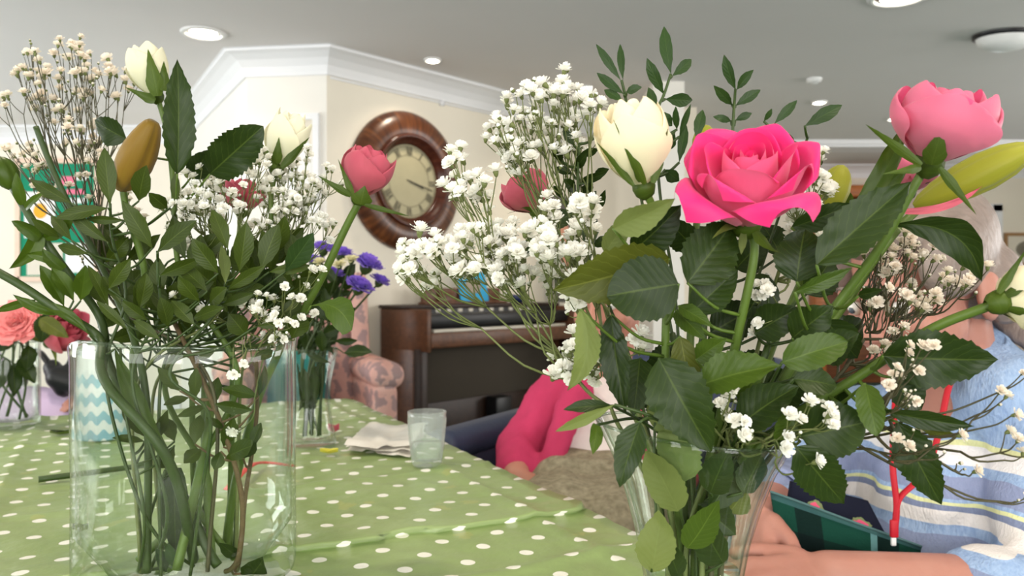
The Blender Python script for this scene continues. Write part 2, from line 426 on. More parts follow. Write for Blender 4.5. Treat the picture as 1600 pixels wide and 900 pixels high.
# boxed-in beam with a stepped edge across the far part of the room
mb = MB(); mb.box((3.9, 7.35, CH - .03), (4.6, .3, .06)); mb.box((3.9, 7.22, CH - .02), (4.6, .1, .04)); struct('trim_3', mb, M['gloss'])
# timber pelmet and posts of a serving hatch in the far wall
hatch = thing('serving_hatch', (3.76, FARY - .12, 0), 'warm brown timber serving hatch with a deep pelmet in the far wall', 'hatch')
M['pine'] = wood('warm_timber', srgb(150, 84, 40), srgb(196, 118, 62), 0, 4, .4)
M['pinedk'] = wood('brown_timber', srgb(88, 50, 28), srgb(128, 76, 44), 0, 4, .4)
MB().bbox((3.76, FARY - .21, 2.03), (1.12, .4, .12), .015).build('pelmet', M['pine'], hatch)
MB().bbox((3.76, FARY - .15, 1.89), (1.06, .28, .12), .01).build('lintel', M['pinedk'], hatch)
for x in (3.28, 4.24): MB().bbox((x, FARY - .11, .92), (.12, .2, 1.84), .01).build('post', M['pine'], hatch)
MB().bbox((3.76, FARY - .15, 1.02), (1.0, .28, .05), .01).build('counter', M['pine'], hatch)
MB().bbox((3.76, FARY - .04, 1.4), (.86, .04, .7), .01).build('shutter', M['pinedk'], hatch)
MB().bbox((3.76, FARY - .06, .5), (.86, .06, 1.0), .01).build('front_panel', M['pinedk'], hatch)
# doorway with daylight blind in the far wall
dx = 4.85
mb = MB()
for s in (-1, 1): mb.box((dx + s * .40, FARY - .03, .96), (.1, .06, 1.92))
mb.box((dx, FARY - .03, 1.89), (.9, .06, .08)); d1 = struct('door_1', mb, M['gloss'])
MB().box((dx, FARY - .012, .93), (.72, .02, 1.86)).build('door_leaf', M['white'], d1, False)
M['daypane'] = emit('daylit_pane', (.95, .98, 1, 1), 2.6)
MB().box((dx + .08, FARY - .03, 1.3), (.5, .02, 1.08)).build('pane', M['daypane'], d1, False)
for k in range(5): MB().box((dx + .17 + k * .035, FARY - .048, 1.3), (.014, .016, 1.08)).build('blind_slat', M['gloss'], d1, False)
def picture(name, x, z, w_, h_, y, label, fr, inner, art):
    t = thing(name, (x, y, z), label, 'picture')
    b = .035
    mb = MB()
    for s in (-1, 1):
        mb.box((x + s * (w_ / 2 - b / 2), y - .012, z), (b, .024, h_)); mb.box((x, y - .012, z + s * (h_ / 2 - b / 2)), (w_ - 2 * b, .024, b))
    mb.build('frame', fr, t, False)
    MB().box((x, y - .006, z), (w_ - 2 * b, .012, h_ - 2 * b)).build('mount', inner, t, False)
    mb = MB(); mb.ell((x, y - .013, z), (w_ * .27, .003, h_ * .27), None, 20, 8); mb.build('print', art, t)
    return t
M['gold'] = wood('gilt_frame', srgb(140, 100, 60), srgb(176, 136, 90), 0, 10, .4)
M['paper'] = plain('paper', srgb(224, 216, 200), .8, .05)
M['etch'] = plain('etching', srgb(128, 122, 108), .8, .5, 18)
M['bluegrey'] = plain('blue_grey', srgb(120, 138, 160), .6, .1)
picture('framed_print', 5.62, 1.44, .55, .36, FARY, 'small framed oval landscape print beside the bright doorway', M['gold'], M['paper'], M['etch'])
picture('framed_picture', 4.85, 2.075, .27, .25, FARY, 'pale blue-grey framed picture above and left of the doorway', M['dark'], M['paper'], M['bluegrey'])
# pale frame on the chamfered wall
pf_ = picture('pale_frame', -1.165, 1.72, .17, .56, 4.507, 'narrow pale framed sheet on the white chamfered wall', M['gloss'], M['paper'], M['white']); pf_.rotation_euler.z = math.atan2(P0.y - P1.y, P0.x - P1.x)
# ------------------------------------------------------------------ ceiling fittings
def downlight(px, py, label, r=.075, power=9, at=None):
    d = (CH - CAMZ) * FPX / (450 - py); p = W(px, py, d); p.z = CH
    if at: p = at
    t = thing('downlight', p, label, 'ceiling light', 'recessed ceiling lights')
    MB().lathe([(r, 0), (r * 1.05, -.004), (r, -.010), (r * .82, -.012), (r * .8, -.004), (r * .8, 0)], p, 28).build('rim', M['white'], t)
    MB().lathe([(r * .8, -.003), (r * .55, -.0015), (0.001, -.001)], p, 24).build('reflector', M['chrome'], t)
    MB().ell(p + Vector((0, 0, -.006)), (r * .62, r * .62, .012), None, 16, 8).build('bulb', M['lamp'], t)
    l = bpy.data.lights.new('downlight_beam', 'SPOT'); l.energy = power; l.color = (1, .86, .68); l.spot_size = R(125); l.spot_blend = .8; l.shadow_soft_size = r * .6
    o = bpy.data.objects.new('downlight_beam', l); COL.objects.link(o); o.location = p + Vector((0, 0, -.03))
for x_, y_, l_ in ((-.9, 1.1, 'recessed downlight over the cylinder vase end of the table'), (.75, .1, 'recessed downlight over the camera end of the table'), (1.9, 1.6, 'recessed downlight over the woman in the striped jumper'), (-2.6, 2.6, 'recessed downlight between the table and the left windows')):
    downlight(0, 0, l_, .075, 26, Vector((x_, y_, CH)))  # four added lamps, out of view, to light the table from above
downlight(318, 51, 'large recessed downlight with a white rim above the chamfered wall', .11)
downlight(676, 93, 'small bare recessed downlight above the wall clock', .05)
downlight(915, 136, 'small recessed downlight by the end of the coving above the keyboard organ', .05, 14)
downlight(1280, 159, 'recessed downlight just beyond the round smoke detector', .055, 16)
downlight(1398, 185, 'recessed downlight furthest from the clock, towards the timber hatch', .06, 22)
downlight(1405, -6, 'large glowing recessed downlight beside the oval ceiling unit', .13, 14)
p = W(1272, 123, (CH - CAMZ) * FPX / 327); p.z = CH
t = thing('smoke_detector', p, 'small round white smoke detector on the ceiling', 'smoke detector')
MB().lathe([(.001, -.035), (.02, -.035), (.028, -.028), (.04, -.022), (.048, -.008), (.05, 0)], p, 24).build('body', M['white'], t)
MB().lathe([(.03, -.027), (.033, -.0265)], p, 24).build('vent', M['dark'], t)
p = W(1570, 55, (CH - CAMZ) * FPX / 396); p.z = CH
t = thing('emergency_light', p, 'oval ceiling unit with a dark plate and white domed cover', 'ceiling unit')
mb = MB(); mb.lathe([(.16, 0), (.16, -.018), (.15, -.022), (.001, -.022)], p, 32, 0, Matrix.Diagonal((1, .75, 1))); mb.build('base_plate', M['dark'], t)
mb = MB(); mb.lathe([(.145, -.02), (.135, -.05), (.10, -.072), (.05, -.085), (.001, -.088)], p, 32, 0, Matrix.Diagonal((1, .75, 1))); mb.build('cover', M['white'], t)
for dxx in (-.02, .02): MB().ell(p + Vector((dxx, -.07, -.068)), .004).build('indicator', emit('red_led', (1, .2, .3, 1), 2), t)
# ------------------------------------------------------------------ wall clock
WM = Matrix((EW, Vector((0, 0, 1)), NW)).transposed()    # wall frame: x along, y up, z out
def wall_hit(px, py, off=0):
    "point where the pixel's ray meets the clock wall"
    r = W(px, py, 1.0) - Vector((0, 0, CAMZ)); o = Vector((0, 0, CAMZ)); q = P0 + NW * off
    k = (q - o).dot(NW) / r.dot(NW); return o + r * k
cc = wall_hit(634, 284); CR = 109 / FPX * cc.y
m = NT('clock_veneer'); X = m.sep(m.obj()); uvn = m.t.nodes.new('ShaderNodeUVMap').outputs[0]
mp = m.t.nodes.new('ShaderNodeMapping'); mp.inputs[3].default_value = (46, .8, 1); m.l(uvn, mp.inputs[0])
m.base(m.ramp(m.noise(2, 5, mp.outputs[0]), [(.25, srgb(44, 22, 12)), (.5, srgb(84, 46, 24)), (.78, srgb(126, 78, 42))])); m.rough(.3, .5); M['veneer'] = m.m
M['mahog'] = wood('dark_mahogany', srgb(54, 24, 16), srgb(88, 44, 28), 0, 8, .25)
M['dial'] = plain('clock_dial', srgb(176, 168, 136), .6, .08, 14)
M['ink'] = plain('clock_ink', srgb(70, 66, 54), .7)
ck = thing('wall_clock', cc, 'large round wall clock in a broad veneered wooden frame', 'clock')
def L_(pr): return [(r * CR, z * CR) for r, z in pr]
MB().lathe(L_([(1.0, 0), (1.0, .04), (.985, .075), (.94, .115), (.86, .15), (.77, .165), (.69, .16), (.66, .15)]), cc, 72, 0, WM).build('frame', M['veneer'], ck)
MB().lathe(L_([(.665, .15), (.66, .18), (.635, .19), (.61, .175), (.59, .14), (.555, .12), (.53, .10), (.52, .06)]), cc, 64, 0, WM).build('bezel', M['mahog'], ck)
MB().lathe(L_([(.525, .065), (.3, .075), (.001, .08)]), cc, 48, 0, WM).build('dial', M['dial'], ck)
def stroke(mb, a, b, wd, zz):
    a = Vector(a); b = Vector(b); t = (b - a).normalized(); n = Vector((-t.y, t.x)) * wd / 2
    mb.add([cc + WM @ Vector((p.x * CR, p.y * CR, zz * CR)) for p in (a - n, b - n, b + n, a + n)], [(0, 1, 2, 3)])
ROM = ['XII', 'I', 'II', 'III', 'IIII', 'V', 'VI', 'VII', 'VIII', 'IX', 'X', 'XI']
for k, s in enumerate(ROM):
    a = math.pi / 2 - k * math.pi / 6; er = Vector((math.cos(a), math.sin(a))); et = Vector((math.sin(a), -math.cos(a)))
    mb = MB(); wds = [{'I': .028, 'V': .058, 'X': .058}[c] for c in s]; cur = -sum(wds) / 2
    for c, wd in zip(s, wds):
        m0 = cur + wd / 2; r0, r1 = .375, .485; g = lambda u, r: er * r + et * u
        if c == 'I': stroke(mb, g(m0, r0), g(m0, r1), .014, .082)
        elif c == 'V': stroke(mb, g(m0, r0), g(m0 - .024, r1), .014, .082); stroke(mb, g(m0, r0), g(m0 + .024, r1), .009, .083)
        else: stroke(mb, g(m0 + .024, r0), g(m0 - .024, r1), .014, .082); stroke(mb, g(m0 - .024, r0), g(m0 + .024, r1), .009, .083)
        cur += wd
    mb.build('numeral', M['ink'], ck, False)
mb = MB(); mb.lathe(L_([(.37, .0795), (.364, .0797)]), cc, 48, 0, WM); mb.lathe(L_([(.5, .071), (.492, .0715)]), cc, 48, 0, WM); mb.build('minute_track', M['ink'], ck)
ha = R(-14)
mb = MB(); stroke(mb, (-.06 * math.cos(ha), -.06 * math.sin(ha)), (.44 * math.cos(ha), .44 * math.sin(ha)), .018, .092); mb.build('minute_hand', M['ink'], ck, False)
mb = MB(); stroke(mb, (0, 0), (.27 * math.cos(ha - .05), .27 * math.sin(ha - .05)), .028, .088); mb.build('hour_hand', M['ink'], ck, False)
# ------------------------------------------------------------------ notice board on the back wall
y = 6.65
def bx(px0, px1, py0, py1, yy):
    a = W(px0, py0, yy); b = W(px1, py1, yy); return (a + b) / 2, abs(b.x - a.x), abs(a.z - b.z)
c, w_, h_ = bx(30, 154, 252, 436, y)
nb = thing('notice_board', c, 'green notice board pinned with coloured sheets on the back wall', 'notice board')
M['felt'] = plain('green_felt', srgb(28, 138, 104), .95, .1, 60, .2)
M['nbframe'] = plain('pale_peach_frame', srgb(236, 206, 184), .6)
M['orange'] = plain('orange_print', srgb(246, 176, 40), .7); M['pinkprint'] = plain('pink_print', srgb(236, 120, 150), .7)
mb = MB()
for s in (-1, 1):
    mb.box((c.x + s * w_ / 2, y - .015, c.z), (.04, .03, h_ + .04)); mb.box((c.x, y - .015, c.z + s * h_ / 2), (w_, .03, .04))
mb.build('frame', M['nbframe'], nb, False)
MB().box((c.x, y - .008, c.z), (w_, .016, h_)).build('felt', M['felt'], nb, False)
for px0, px1, py0, py1, mt, nm in ((40, 88, 300, 372, M['white'], 'sheet'), (44, 100, 380, 430, M['paper'], 'sheet'), (98, 120, 276, 290, M['pinkprint'], 'paper_strip'), (106, 134, 296, 304, M['pinkprint'], 'paper_strip'), (108, 138, 310, 318, M['white'], 'paper_strip'), (120, 140, 270, 282, M['white'], 'paper_strip'), (104, 150, 380, 426, M['white'], 'sheet')):
    q, a, b = bx(px0, px1, py0, py1, y); ob = MB().box((q.x, y - .018, q.z), (a, .003, b)).build(nm, mt, nb, False)
q, a, b = bx(54, 76, 318, 342, y); MB().ell((q.x, y - .02, q.z), (a / 2, .002, b / 2)).build('orange_disc', M['orange'], nb)
# ------------------------------------------------------------------ keyboard organ along the clock wall
F = Vector((-.47, 4.45, 0)); OL = 1.34; OD = .42; OZ = math.atan2(EW.y, EW.x)
ORr = Matrix.Rotation(OZ, 3, 'Z')
M['walnut'] = wood('walnut', srgb(72, 44, 28), srgb(110, 70, 46), 0, 5, .4)
M['walnutd'] = wood('dark_walnut', srgb(34, 22, 16), srgb(54, 34, 24), 0, 5, .45)
M['grille'] = plain('speaker_cloth', srgb(66, 59, 50), .95, .15, 200, .2)
M['ivory'] = plain('ivory_keys', srgb(206, 200, 186), .35)
og = thing('electric_organ', F + EW * OL / 2 - NW * OD / 2, 'brown wooden electric organ with pedals under the wall clock', 'organ')
def ob(name, s0, s1, n0, n1, z0, z1, mat, bev=.006, parent=None, sm=True):
    "block in organ coordinates: s along the front, n depth behind the front, z"
    c = F + EW * (s0 + s1) / 2 - NW * (n0 + n1) / 2 + Vector((0, 0, (z0 + z1) / 2))
    return MB().bbox(c, (abs(s1 - s0), abs(n1 - n0), abs(z1 - z0)), bev, OZ).build(name, mat, parent or og, sm)
ob('side_cheek', 0, .03, 0, OD, .66, .90, M['walnut']); ob('side_cheek', OL - .03, OL, 0, OD, .66, .90, M['walnut'])
ob('top', -.01, OL + .01, .16, OD + .01, .90, .92, M['walnutd'])
ob('front_rail', .03, OL - .03, .0, .03, .68, .765, M['walnut'])
ob('key_bed', .03, OL - .03, .03, OD, .68, .70, M['walnutd'])
ob('lower_keys', .08, OL - .08, .035, .15, .765, .782, M['ivory'], .003)
ob('upper_panel', .03, OL - .03, .16, .2, .78, .90, M['dark'], .004)
ob('fallboard', .03, OL - .03, .05, .16, .80, .87, M['dark'], .01)
for k in range(10): ob('stop_tab', .2 + k * .09, .235 + k * .09, .152, .162, .875, .895, M['ivory'], .003)
ob('side_panel', 0, .035, .12, OD, 0, .67, M['walnut']); ob('side_panel', OL - .035, OL, .12, OD, 0, .67, M['walnut'])
ob('front_post', .0, .05, .05, .12, .0, .68, M['walnutd']); ob('front_post', OL - .05, OL, .05, .12, 0, .68, M['walnutd'])
ob('speaker_panel', .035, OL - .035, .2, .23, .34, .68, M['grille'], .004)
ob('knee_board', .035, OL - .035, .21, .24, .05, .34, M['walnutd'])
ob('swell_pedal', .66, .80, .1, .2, .16, .335, M['dark'], .01)
for k in range(9): ob('pedal', .18 + k * .075, .215 + k * .075, -.18, .22, .09, .125, M['walnutd'], .006)
for k in (0, 1, 3, 4, 5, 7): ob('sharp_pedal', .22 + k * .075, .245 + k * .075, .05, .2, .12, .165, M['dark'], .006)
ob('pedal_base', .12, .90, .0, .24, .0, .09, M['walnutd'])
ob('music_rest', .22, .9, .30, .32, .92, 1.02, M['walnut']); ob('rest_ledge', .2, .92, .25, .32, .92, .935, M['walnut'])
# things standing on the organ
M['cyan'] = plain('bright_blue_card', srgb(40, 158, 206), .5, .06)
def slab(px, py0, py1, wpx, sn, th, name, mat, label, cat, inner=None, tilt=-8, z0=.92, stand=True):
    "upright frame standing on the organ top, sn metres behind its front"
    p = F - NW * sn; k = None
    r = W(px, 450, 1.0) - Vector((0, 0, CAMZ)); k = (p - Vector((0, 0, p.z))).dot(NW) / r.dot(NW)
    d = (r * k).y; b = W(px, py1, d); a = W(px, py0, d); hh = a.z - z0
    c0 = Vector((b.x, b.y, z0)); Rm = ORr @ Matrix.Rotation(R(tilt), 3, 'X')
    t = thing(name, c0, label, cat); ww = wpx / FPX * d / .75
    MB().bbox(c0 + Rm @ Vector((0, 0, hh / 2)), (ww, th, hh), .005, 0, 0, Rm).build('frame', mat, t)
    if inner: MB().ell(c0 + Rm @ Vector((0, -th * .5, hh * .52)), (ww * .28, .004, hh * .26), Rm, 16, 8).build('picture', inner, t)
    if stand: MB().box(c0 + Rm @ Vector((0, th * 1.2, hh * .25)), (ww * .3, th, hh * .5), 0, 0, Rm).build('stand', mat, t, False)
    return t
M['photo'] = plain('photo_print', srgb(150, 138, 122), .5, .4, 30)
M['skinph'] = plain('photo_portrait', srgb(206, 150, 128), .5, .15, 30)
M['pewter'] = plain('pewter', srgb(120, 118, 116), .35, .2, 12, 0, .5, .7)
slab(742, 424, 480, 46, .273, .012, 'photo_card', M['cyan'], 'bright blue photo card standing on the organ top', 'photo frame', M['photo'], -12, .934, False)
slab(700, 454, 480, 24, .273, .012, 'brown_frame', M['walnut'], 'small brown wooden frame standing on the organ beside the blue card', 'photo frame', None, -12, .934, False)
slab(888, 305, 470, 40, .27, .02, 'portrait_frame', M['pewter'], 'tall pewter framed portrait standing on the organ behind the gypsophila', 'photo frame', M['skinph'], -5)
M['navy'] = plain('navy_glaze', srgb(44, 52, 92), .3, .15)
c0 = F + EW * 1.05 - NW * .29; c0.z = .92
t = thing('navy_bowl', c0, 'small navy blue bowl on the organ top', 'bowl')
MB().lathe([(.001, 0), (.035, 0), (.06, .02), (.075, .055), (.07, .055), (.055, .025), (.001, .012)], c0, 28).build('bowl', M['navy'], t)
MB().lathe([(.032, -.0), (.032, .008), (.028, .008)], c0, 24).build('foot', M['navy'], t)
# ------------------------------------------------------------------ patterned wing armchair
m = NT('damask'); v = m.obj(scale=(1, 1, 1)); X = m.sep(v)
ax = m.math('ADD', X[0], m.math('MULTIPLY', X[1], .7))
fx = m.math('ABSOLUTE', m.math('SUBTRACT', m.math('FRACT', m.math('MULTIPLY', ax, 6.5)), .5))
nz = m.noise(14, 3, v); n9 = m.math('MULTIPLY', nz, 5.0)
wv = m.math('MULTIPLY', m.math('SINE', m.math('ADD', m.math('MULTIPLY', ax, 32), n9)), m.math('SINE', m.math('ADD', m.math('MULTIPLY', X[2], 24), n9)))
pat = m.math('GREATER_THAN', m.math('ABSOLUTE', wv), .50)
nz2 = m.noise(9, 2, v)
m.base(m.mix(m.math('MULTIPLY', pat, .65), m.ramp(nz2, [(.3, srgb(196, 150, 140)), (.6, srgb(214, 170, 158)), (.8, srgb(226, 196, 186))]), srgb(128, 116, 122))); m.rough(.9, .15); M['damask'] = m.m
M['legwood'] = plain('dark_leg', srgb(52, 32, 22), .4)
def wing_chair(loc, rz):
    t = thing('wing_armchair', loc, 'pink and grey damask wing armchair beside the organ', 'armchair')
    Rz = Matrix.Rotation(rz, 3, 'Z'); g = lambda x, y, z: Vector(loc) + Rz @ Vector((x, y, z))   # front = -y
    MB().bbox(g(0, -.02, .36), (.54, .58, .16), .05, rz, 0, None, 4).build('seat', M['damask'], t)
    MB().bbox(g(0, .0, .22), (.64, .62, .14), .03, rz).build('base', M['damask'], t)
    Rb = Rz @ Matrix.Rotation(R(-10), 3, 'X')
    MB().bbox(g(0, .30, .72), (.60, .14, .78), .06, 0, 0, Rb, 4).build('backrest', M['damask'], t)
    for s in (-1, 1):
        mb = MB(); mb.bbox(g(s * .335, -.02, .34), (.12, .64, .46), .05, rz, 0, None, 4); mb.bbox(g(s * .345, -.03, .60), (.17, .64, .13), .064, rz, 0, None, 5); mb.build('arm', M['damask'], t)
        Rw = Rz @ Matrix.Rotation(R(-10), 3, 'X') @ Matrix.Rotation(s * R(-12), 3, 'Z')
        MB().bbox(g(s * .31, .19, .86), (.09, .28, .46), .044, 0, 0, Rw, 4).build('wing', M['damask'], t)
        for yy in (-.25, .25): MB().tube([g(s * .27, yy, .16), g(s * .28, yy * 1.05, 0)], [.025, .018], 8).build('leg', M['legwood'], t)
    return t
CL = Vector((-1.03, 3.98, 0)); wing_chair(CL, R(22))
M['tealc'] = plain('teal_cushion', srgb(14, 122, 122), .85, .1, 60, .2)
c0 = CL + Matrix.Rotation(R(22), 3, 'Z') @ Vector((-.02, .10, .56))
mb = MB(); Rq = Matrix.Rotation(R(22), 3, 'Z') @ Matrix.Rotation(R(-20), 3, 'X'); n = 14; v = []
for sgn in (-1, 1):
    for i in range(n + 1):
        for j in range(n + 1):
            a = i / n * 2 - 1; b = j / n * 2 - 1; th = .075 * max(0, (1 - a**4) * (1 - b**4)) ** .6
            pin = 1 - .08 * (1 - abs(b)) if abs(a) > .9 else 1
            v.append(c0 + Rq @ Vector((a * .16 * pin, sgn * th * .8, b * .15)))
k = (n + 1) ** 2; f = []
for i in range(n):
    for j in range(n):
        a = i * (n + 1) + j; f.append((a, a + 1, a + n + 2, a + n + 1)); f.append((k + a, k + a + n + 1, k + a + n + 2, k + a + 1))
mb.add(v, f); tag(mb.build('cushion', M['tealc']), 'teal square cushion leaning in the damask armchair', 'cushion')
# ------------------------------------------------------------------ table and spotted oilcloth
TZ = .74
TC = Vector((-.40, 1.97, 0)); TU = Vector((.445, -.895, 0)).normalized(); TV = Vector((-TU.y * -1, 0, 0))
TV = Vector((-.895, -.445, 0)).normalized()
TL, TW = 1.72, 1.12
def T(u, v, z=0): return TC + TU * u + TV * v + Vector((0, 0, TZ + z))
def tpix(px, py, z=0):
    "table-top point seen at a pixel"
    d = FPX * (CAMZ - TZ - z) / (py - 450); return W(px, py, d)
tr = math.atan2(TU.y, TU.x)
M['tabwood'] = wood('table_wood', srgb(120, 86, 56), srgb(160, 120, 82), 0, 4)
tb = thing('dining_table', T(TL / 2, TW / 2, -TZ), 'wooden dining table under the green spotted oilcloth', 'table')
MB().bbox(T(TL / 2, TW / 2, -.025), (TL - .02, TW - .02, .03), .008, tr).build('tabletop', M['tabwood'], tb)
for u in (.08, TL - .08):
    for v in (.08, TW - .08): MB().bbox(T(u, v, -.04 - (TZ - .04) / 2), (.06, .06, TZ - .04), .006, tr).build('leg', M['tabwood'], tb)
for v in (.08, TW - .08): MB().bbox(T(TL / 2, v, -.085), (TL - .2, .025, .09), .004, tr).build('apron', M['tabwood'], tb)
m = NT('spotted_oilcloth'); at = m.t.nodes.new('ShaderNodeUVMap').outputs[0]; X = m.sep(at)      # uv in metres along the table
def lat(u0, v0):
    a = m.math('MULTIPLY', m.math('SUBTRACT', m.math('FRACT', m.math('ADD', m.math('DIVIDE', m.math('SUBTRACT', X[0], u0), .0722), 100.5)), .5), .0722)
    b = m.math('MULTIPLY', m.math('SUBTRACT', m.math('FRACT', m.math('ADD', m.math('DIVIDE', m.math('SUBTRACT', X[1], v0), .0672), 100.5)), .5), .0672)
    return m.math('SQRT', m.math('ADD', m.math('MULTIPLY', a, a), m.math('MULTIPLY', b, b)))
dd = m.math('MINIMUM', lat(.831, .129), lat(.867, .0954))
dot = m.math('LESS_THAN', dd, .0076)
tone = m.noise(7, 4, m.obj()); st = m.noise(16, 3, m.obj())
g = m.ramp(tone, [(.3, srgb(132, 152, 92)), (.55, srgb(143, 162, 104)), (.75, srgb(154, 172, 118))])
g = m.mix(m.math('MULTIPLY', m.math('GREATER_THAN', st, .66), .35), g, srgb(180, 176, 100))
m.base(m.mix(dot, g, srgb(240, 238, 226))); m.rough(.36, .42)
wr = m.noise(1.0, 5, m.obj(scale=(26, 26, 26), rot=(0, 0, tr))); m.bump(wr, .5, .005); M['oil'] = m.m
def gauss(x, s): return math.exp(-(x / s) ** 2)
def tuck(v): return 1.078 + .012 * noise.noise(Vector((v * 5, 0, 5)))
def cloth_z(u, v):
    p = Vector((u * 9, v * 9, 0)); z = .003 * noise.noise(p) + .0024 * abs(noise.noise(p * 2.3 + Vector((3, 1, 0)))) + .001 * noise.noise(p * 5)
    # sharp fold creases running along and across the table
    for v0, h in ((.062, .004), (.36, .004), (.66, .004), (.93, .004)): z += h * gauss(v - v0 - .006 * noise.noise(Vector((u * 5, v0 * 9, 1))), .010)
    for u0, h in ((.30, .003), (.80, .002), (1.24, .0035)): z += h * gauss(u - u0 - .03 * (v - .3) - .008 * noise.noise(Vector((v * 6, u0, 2))), .010)
    # the overlapping tuck that crosses the cloth: a low step facing the camera
    uu = u - tuck(v); z += .0065 * max(0, 1 + uu / .11) * (uu < 0) * (uu > -.11)
    return z + .001
mb = MB(); SK = .17; NU, NV = 340, 150; v = []; uv = []
us = [-SK + (TL + 2 * SK) * i / NU for i in range(NU + 1)]; vs = [-SK + (TW + 2 * SK) * j / NV for j in range(NV + 1)]
for a in us:
    for b in vs:
        ua = min(max(a, 0), TL); va = min(max(b, 0), TW); ov = max(abs(a - ua), abs(b - va)); z = cloth_z(ua, va)
        if ov > 0:
            dr = ov; out = .012 + .02 * dr / SK * (1 + math.sin((a + b) * 30) * .6)
            du = (1 if a > TL else -1 if a < 0 else 0) * out; dv = (1 if b > TW else -1 if b < 0 else 0) * out
            q = T(ua + du, va + dv, z - dr * .98 + .006)
        else:
            uu = ua - tuck(va); q = T(ua + (.020 * (1 + uu / .018) if -.018 < uu < 0 else 0), va, z)
        v.append(q); uv.append((a, b))
k = NV + 1; mb.add(v, [(i*k + j, i*k + j + 1, (i+1)*k + j + 1, (i+1)*k + j) for i in range(NU) for j in range(NV)], 0, uv)
cl = tag(mb.build('tablecloth', M['oil']), 'creased green oilcloth with white polka dots covering the table', 'tablecloth')
# ------------------------------------------------------------------ things on the table
# ribbed tumbler with water
c = tpix(667, 731); c.z = TZ + .004
t = thing('water_tumbler', c, 'ribbed clear tumbler half full of water on the oilcloth', 'tumbler')
M['tglass'] = glassmat('tumbler_glass', (.95, .97, .96, 1), (.6, .64, .62, 1), .1, (40, 40, 4), 1.5, .13)
rib = lambda r, z, a, i: (r * (1 + (.045 * math.cos(a * 26) if .012 < z < .074 and i < 9 else 0)), z)
MB().lathe([(.001, 0), (.021, 0), (.0225, .003), (.0235, .013), (.0255, .03), (.0275, .05), (.0290, .071), (.0297, .077), (.0300, .084), (.0290, .0845), (.0280, .076), (.0255, .045), (.0215, .009), (.001, .008)], c, 104, 0, None, rib).build('glass', M['tglass'], t)
MB().lathe([(.001, .009), (.0213, .010), (.0240, .032), (.0243, .036), (.001, .036)], c, 40).build('water', M['water'], t)
# folded paper napkin
M['napkin'] = plain('napkin', srgb(228, 222, 212), .9, .04, 30, .2)
cn = tpix(607, 694); e1 = (tpix(655, 700) - tpix(563, 690)); e2 = tpix(640, 672) - tpix(612, 708)
mb = MB(); n = 16
for lay in range(3):
    v = []
    for i in range(n + 1):
        for j in range(n + 1):
            a = i / n - .5; b = j / n - .5; rot = .12 * lay
            q = cn + e1 * (a * math.cos(rot)) + e2 * (b + a * math.sin(rot))
            z = TZ + .006 + lay * .004 + .010 * max(0, noise.noise(Vector((a * 4, b * 4, lay)))) + .012 * abs(a) * lay * .5
            v.append((q.x, q.y, z))
    mb.add(v, [(i*(n+1) + j, (i+1)*(n+1) + j, (i+1)*(n+1) + j + 1, i*(n+1) + j + 1) for i in range(n) for j in range(n)])
tag(mb.build('paper_napkin', M['napkin']), 'crumpled white paper napkin lying beside the tumbler', 'napkin')
# cut stalk, leaf scraps, petals, ribbon
mb = MB(); mb.tube(catmull([tpix(60, 758) + Vector((0, 0, .008)), tpix(150, 748) + Vector((0, 0, .01)), tpix(235, 735) + Vector((0, 0, .009)), tpix(262, 730) + Vector((0, 0, .008))]), [.0045, .0035], 8)
one('cut_stalk', mb, M['stemd'], 'cut green flower stalk lying on the oilcloth behind the cylinder vase', 'stalk')
def scrap(px, py, lx, ly, name, mat, label, cat, up=.004):
    c = tpix(px, py); mb = MB(); n = 8; v = []; uv = []
    for i in range(n + 1):
        for j in range(5):
            t_ = i / n; q = j / 4 * 2 - 1; wd = math.sin(math.pi * min(max(t_, .02), .98)) ** .7
            v.append((c.x + lx * (t_ - .5), c.y + ly * q * wd, TZ + .0045 + up * (q * q + abs(t_ - .5)))); uv.append((q * .5 + .5, t_))
    mb.add(v, [(i*5 + j, (i+1)*5 + j, (i+1)*5 + j + 1, i*5 + j + 1) for i in range(n) for j in range(4)], 0, uv)
    tag(mb.build(name, mat), label, cat)
scrap(125, 837, .018, .008, 'leaf_scrap', M['L_dark'], 'small dark green leaf scrap in front of the cut stalk', 'leaf', .006)
scrap(95, 683, .04, .012, 'leaf_scrap', M['L_dark'], 'dark leaf scrap near the blue patterned beaker', 'leaf', .006)
scrap(521, 680, .022, .012, 'fallen_petal', M['dusty'], 'red petal lying by the foot of the purple flower vase', 'petal', .012)
scrap(514, 713, .03, .010, 'fallen_petal', plain('yellow_petal', srgb(206, 196, 70), .7), 'yellow petal lying on the oilcloth by the purple flower vase', 'petal', .006)
mb = MB(); mb.tube(catmull([tpix(355, 778) + Vector((0, 0, .012)), tpix(388, 752) + Vector((0, 0, .02)), tpix(412, 735) + Vector((0, 0, .012)), tpix(460, 736) + Vector((0, 0, .008))]), .005, 8, 0, True, .4)
one('red_ribbon', mb, plain('red_ribbon', srgb(226, 76, 76), .6), 'strip of red ribbon on the table behind the cylinder vase', 'ribbon')
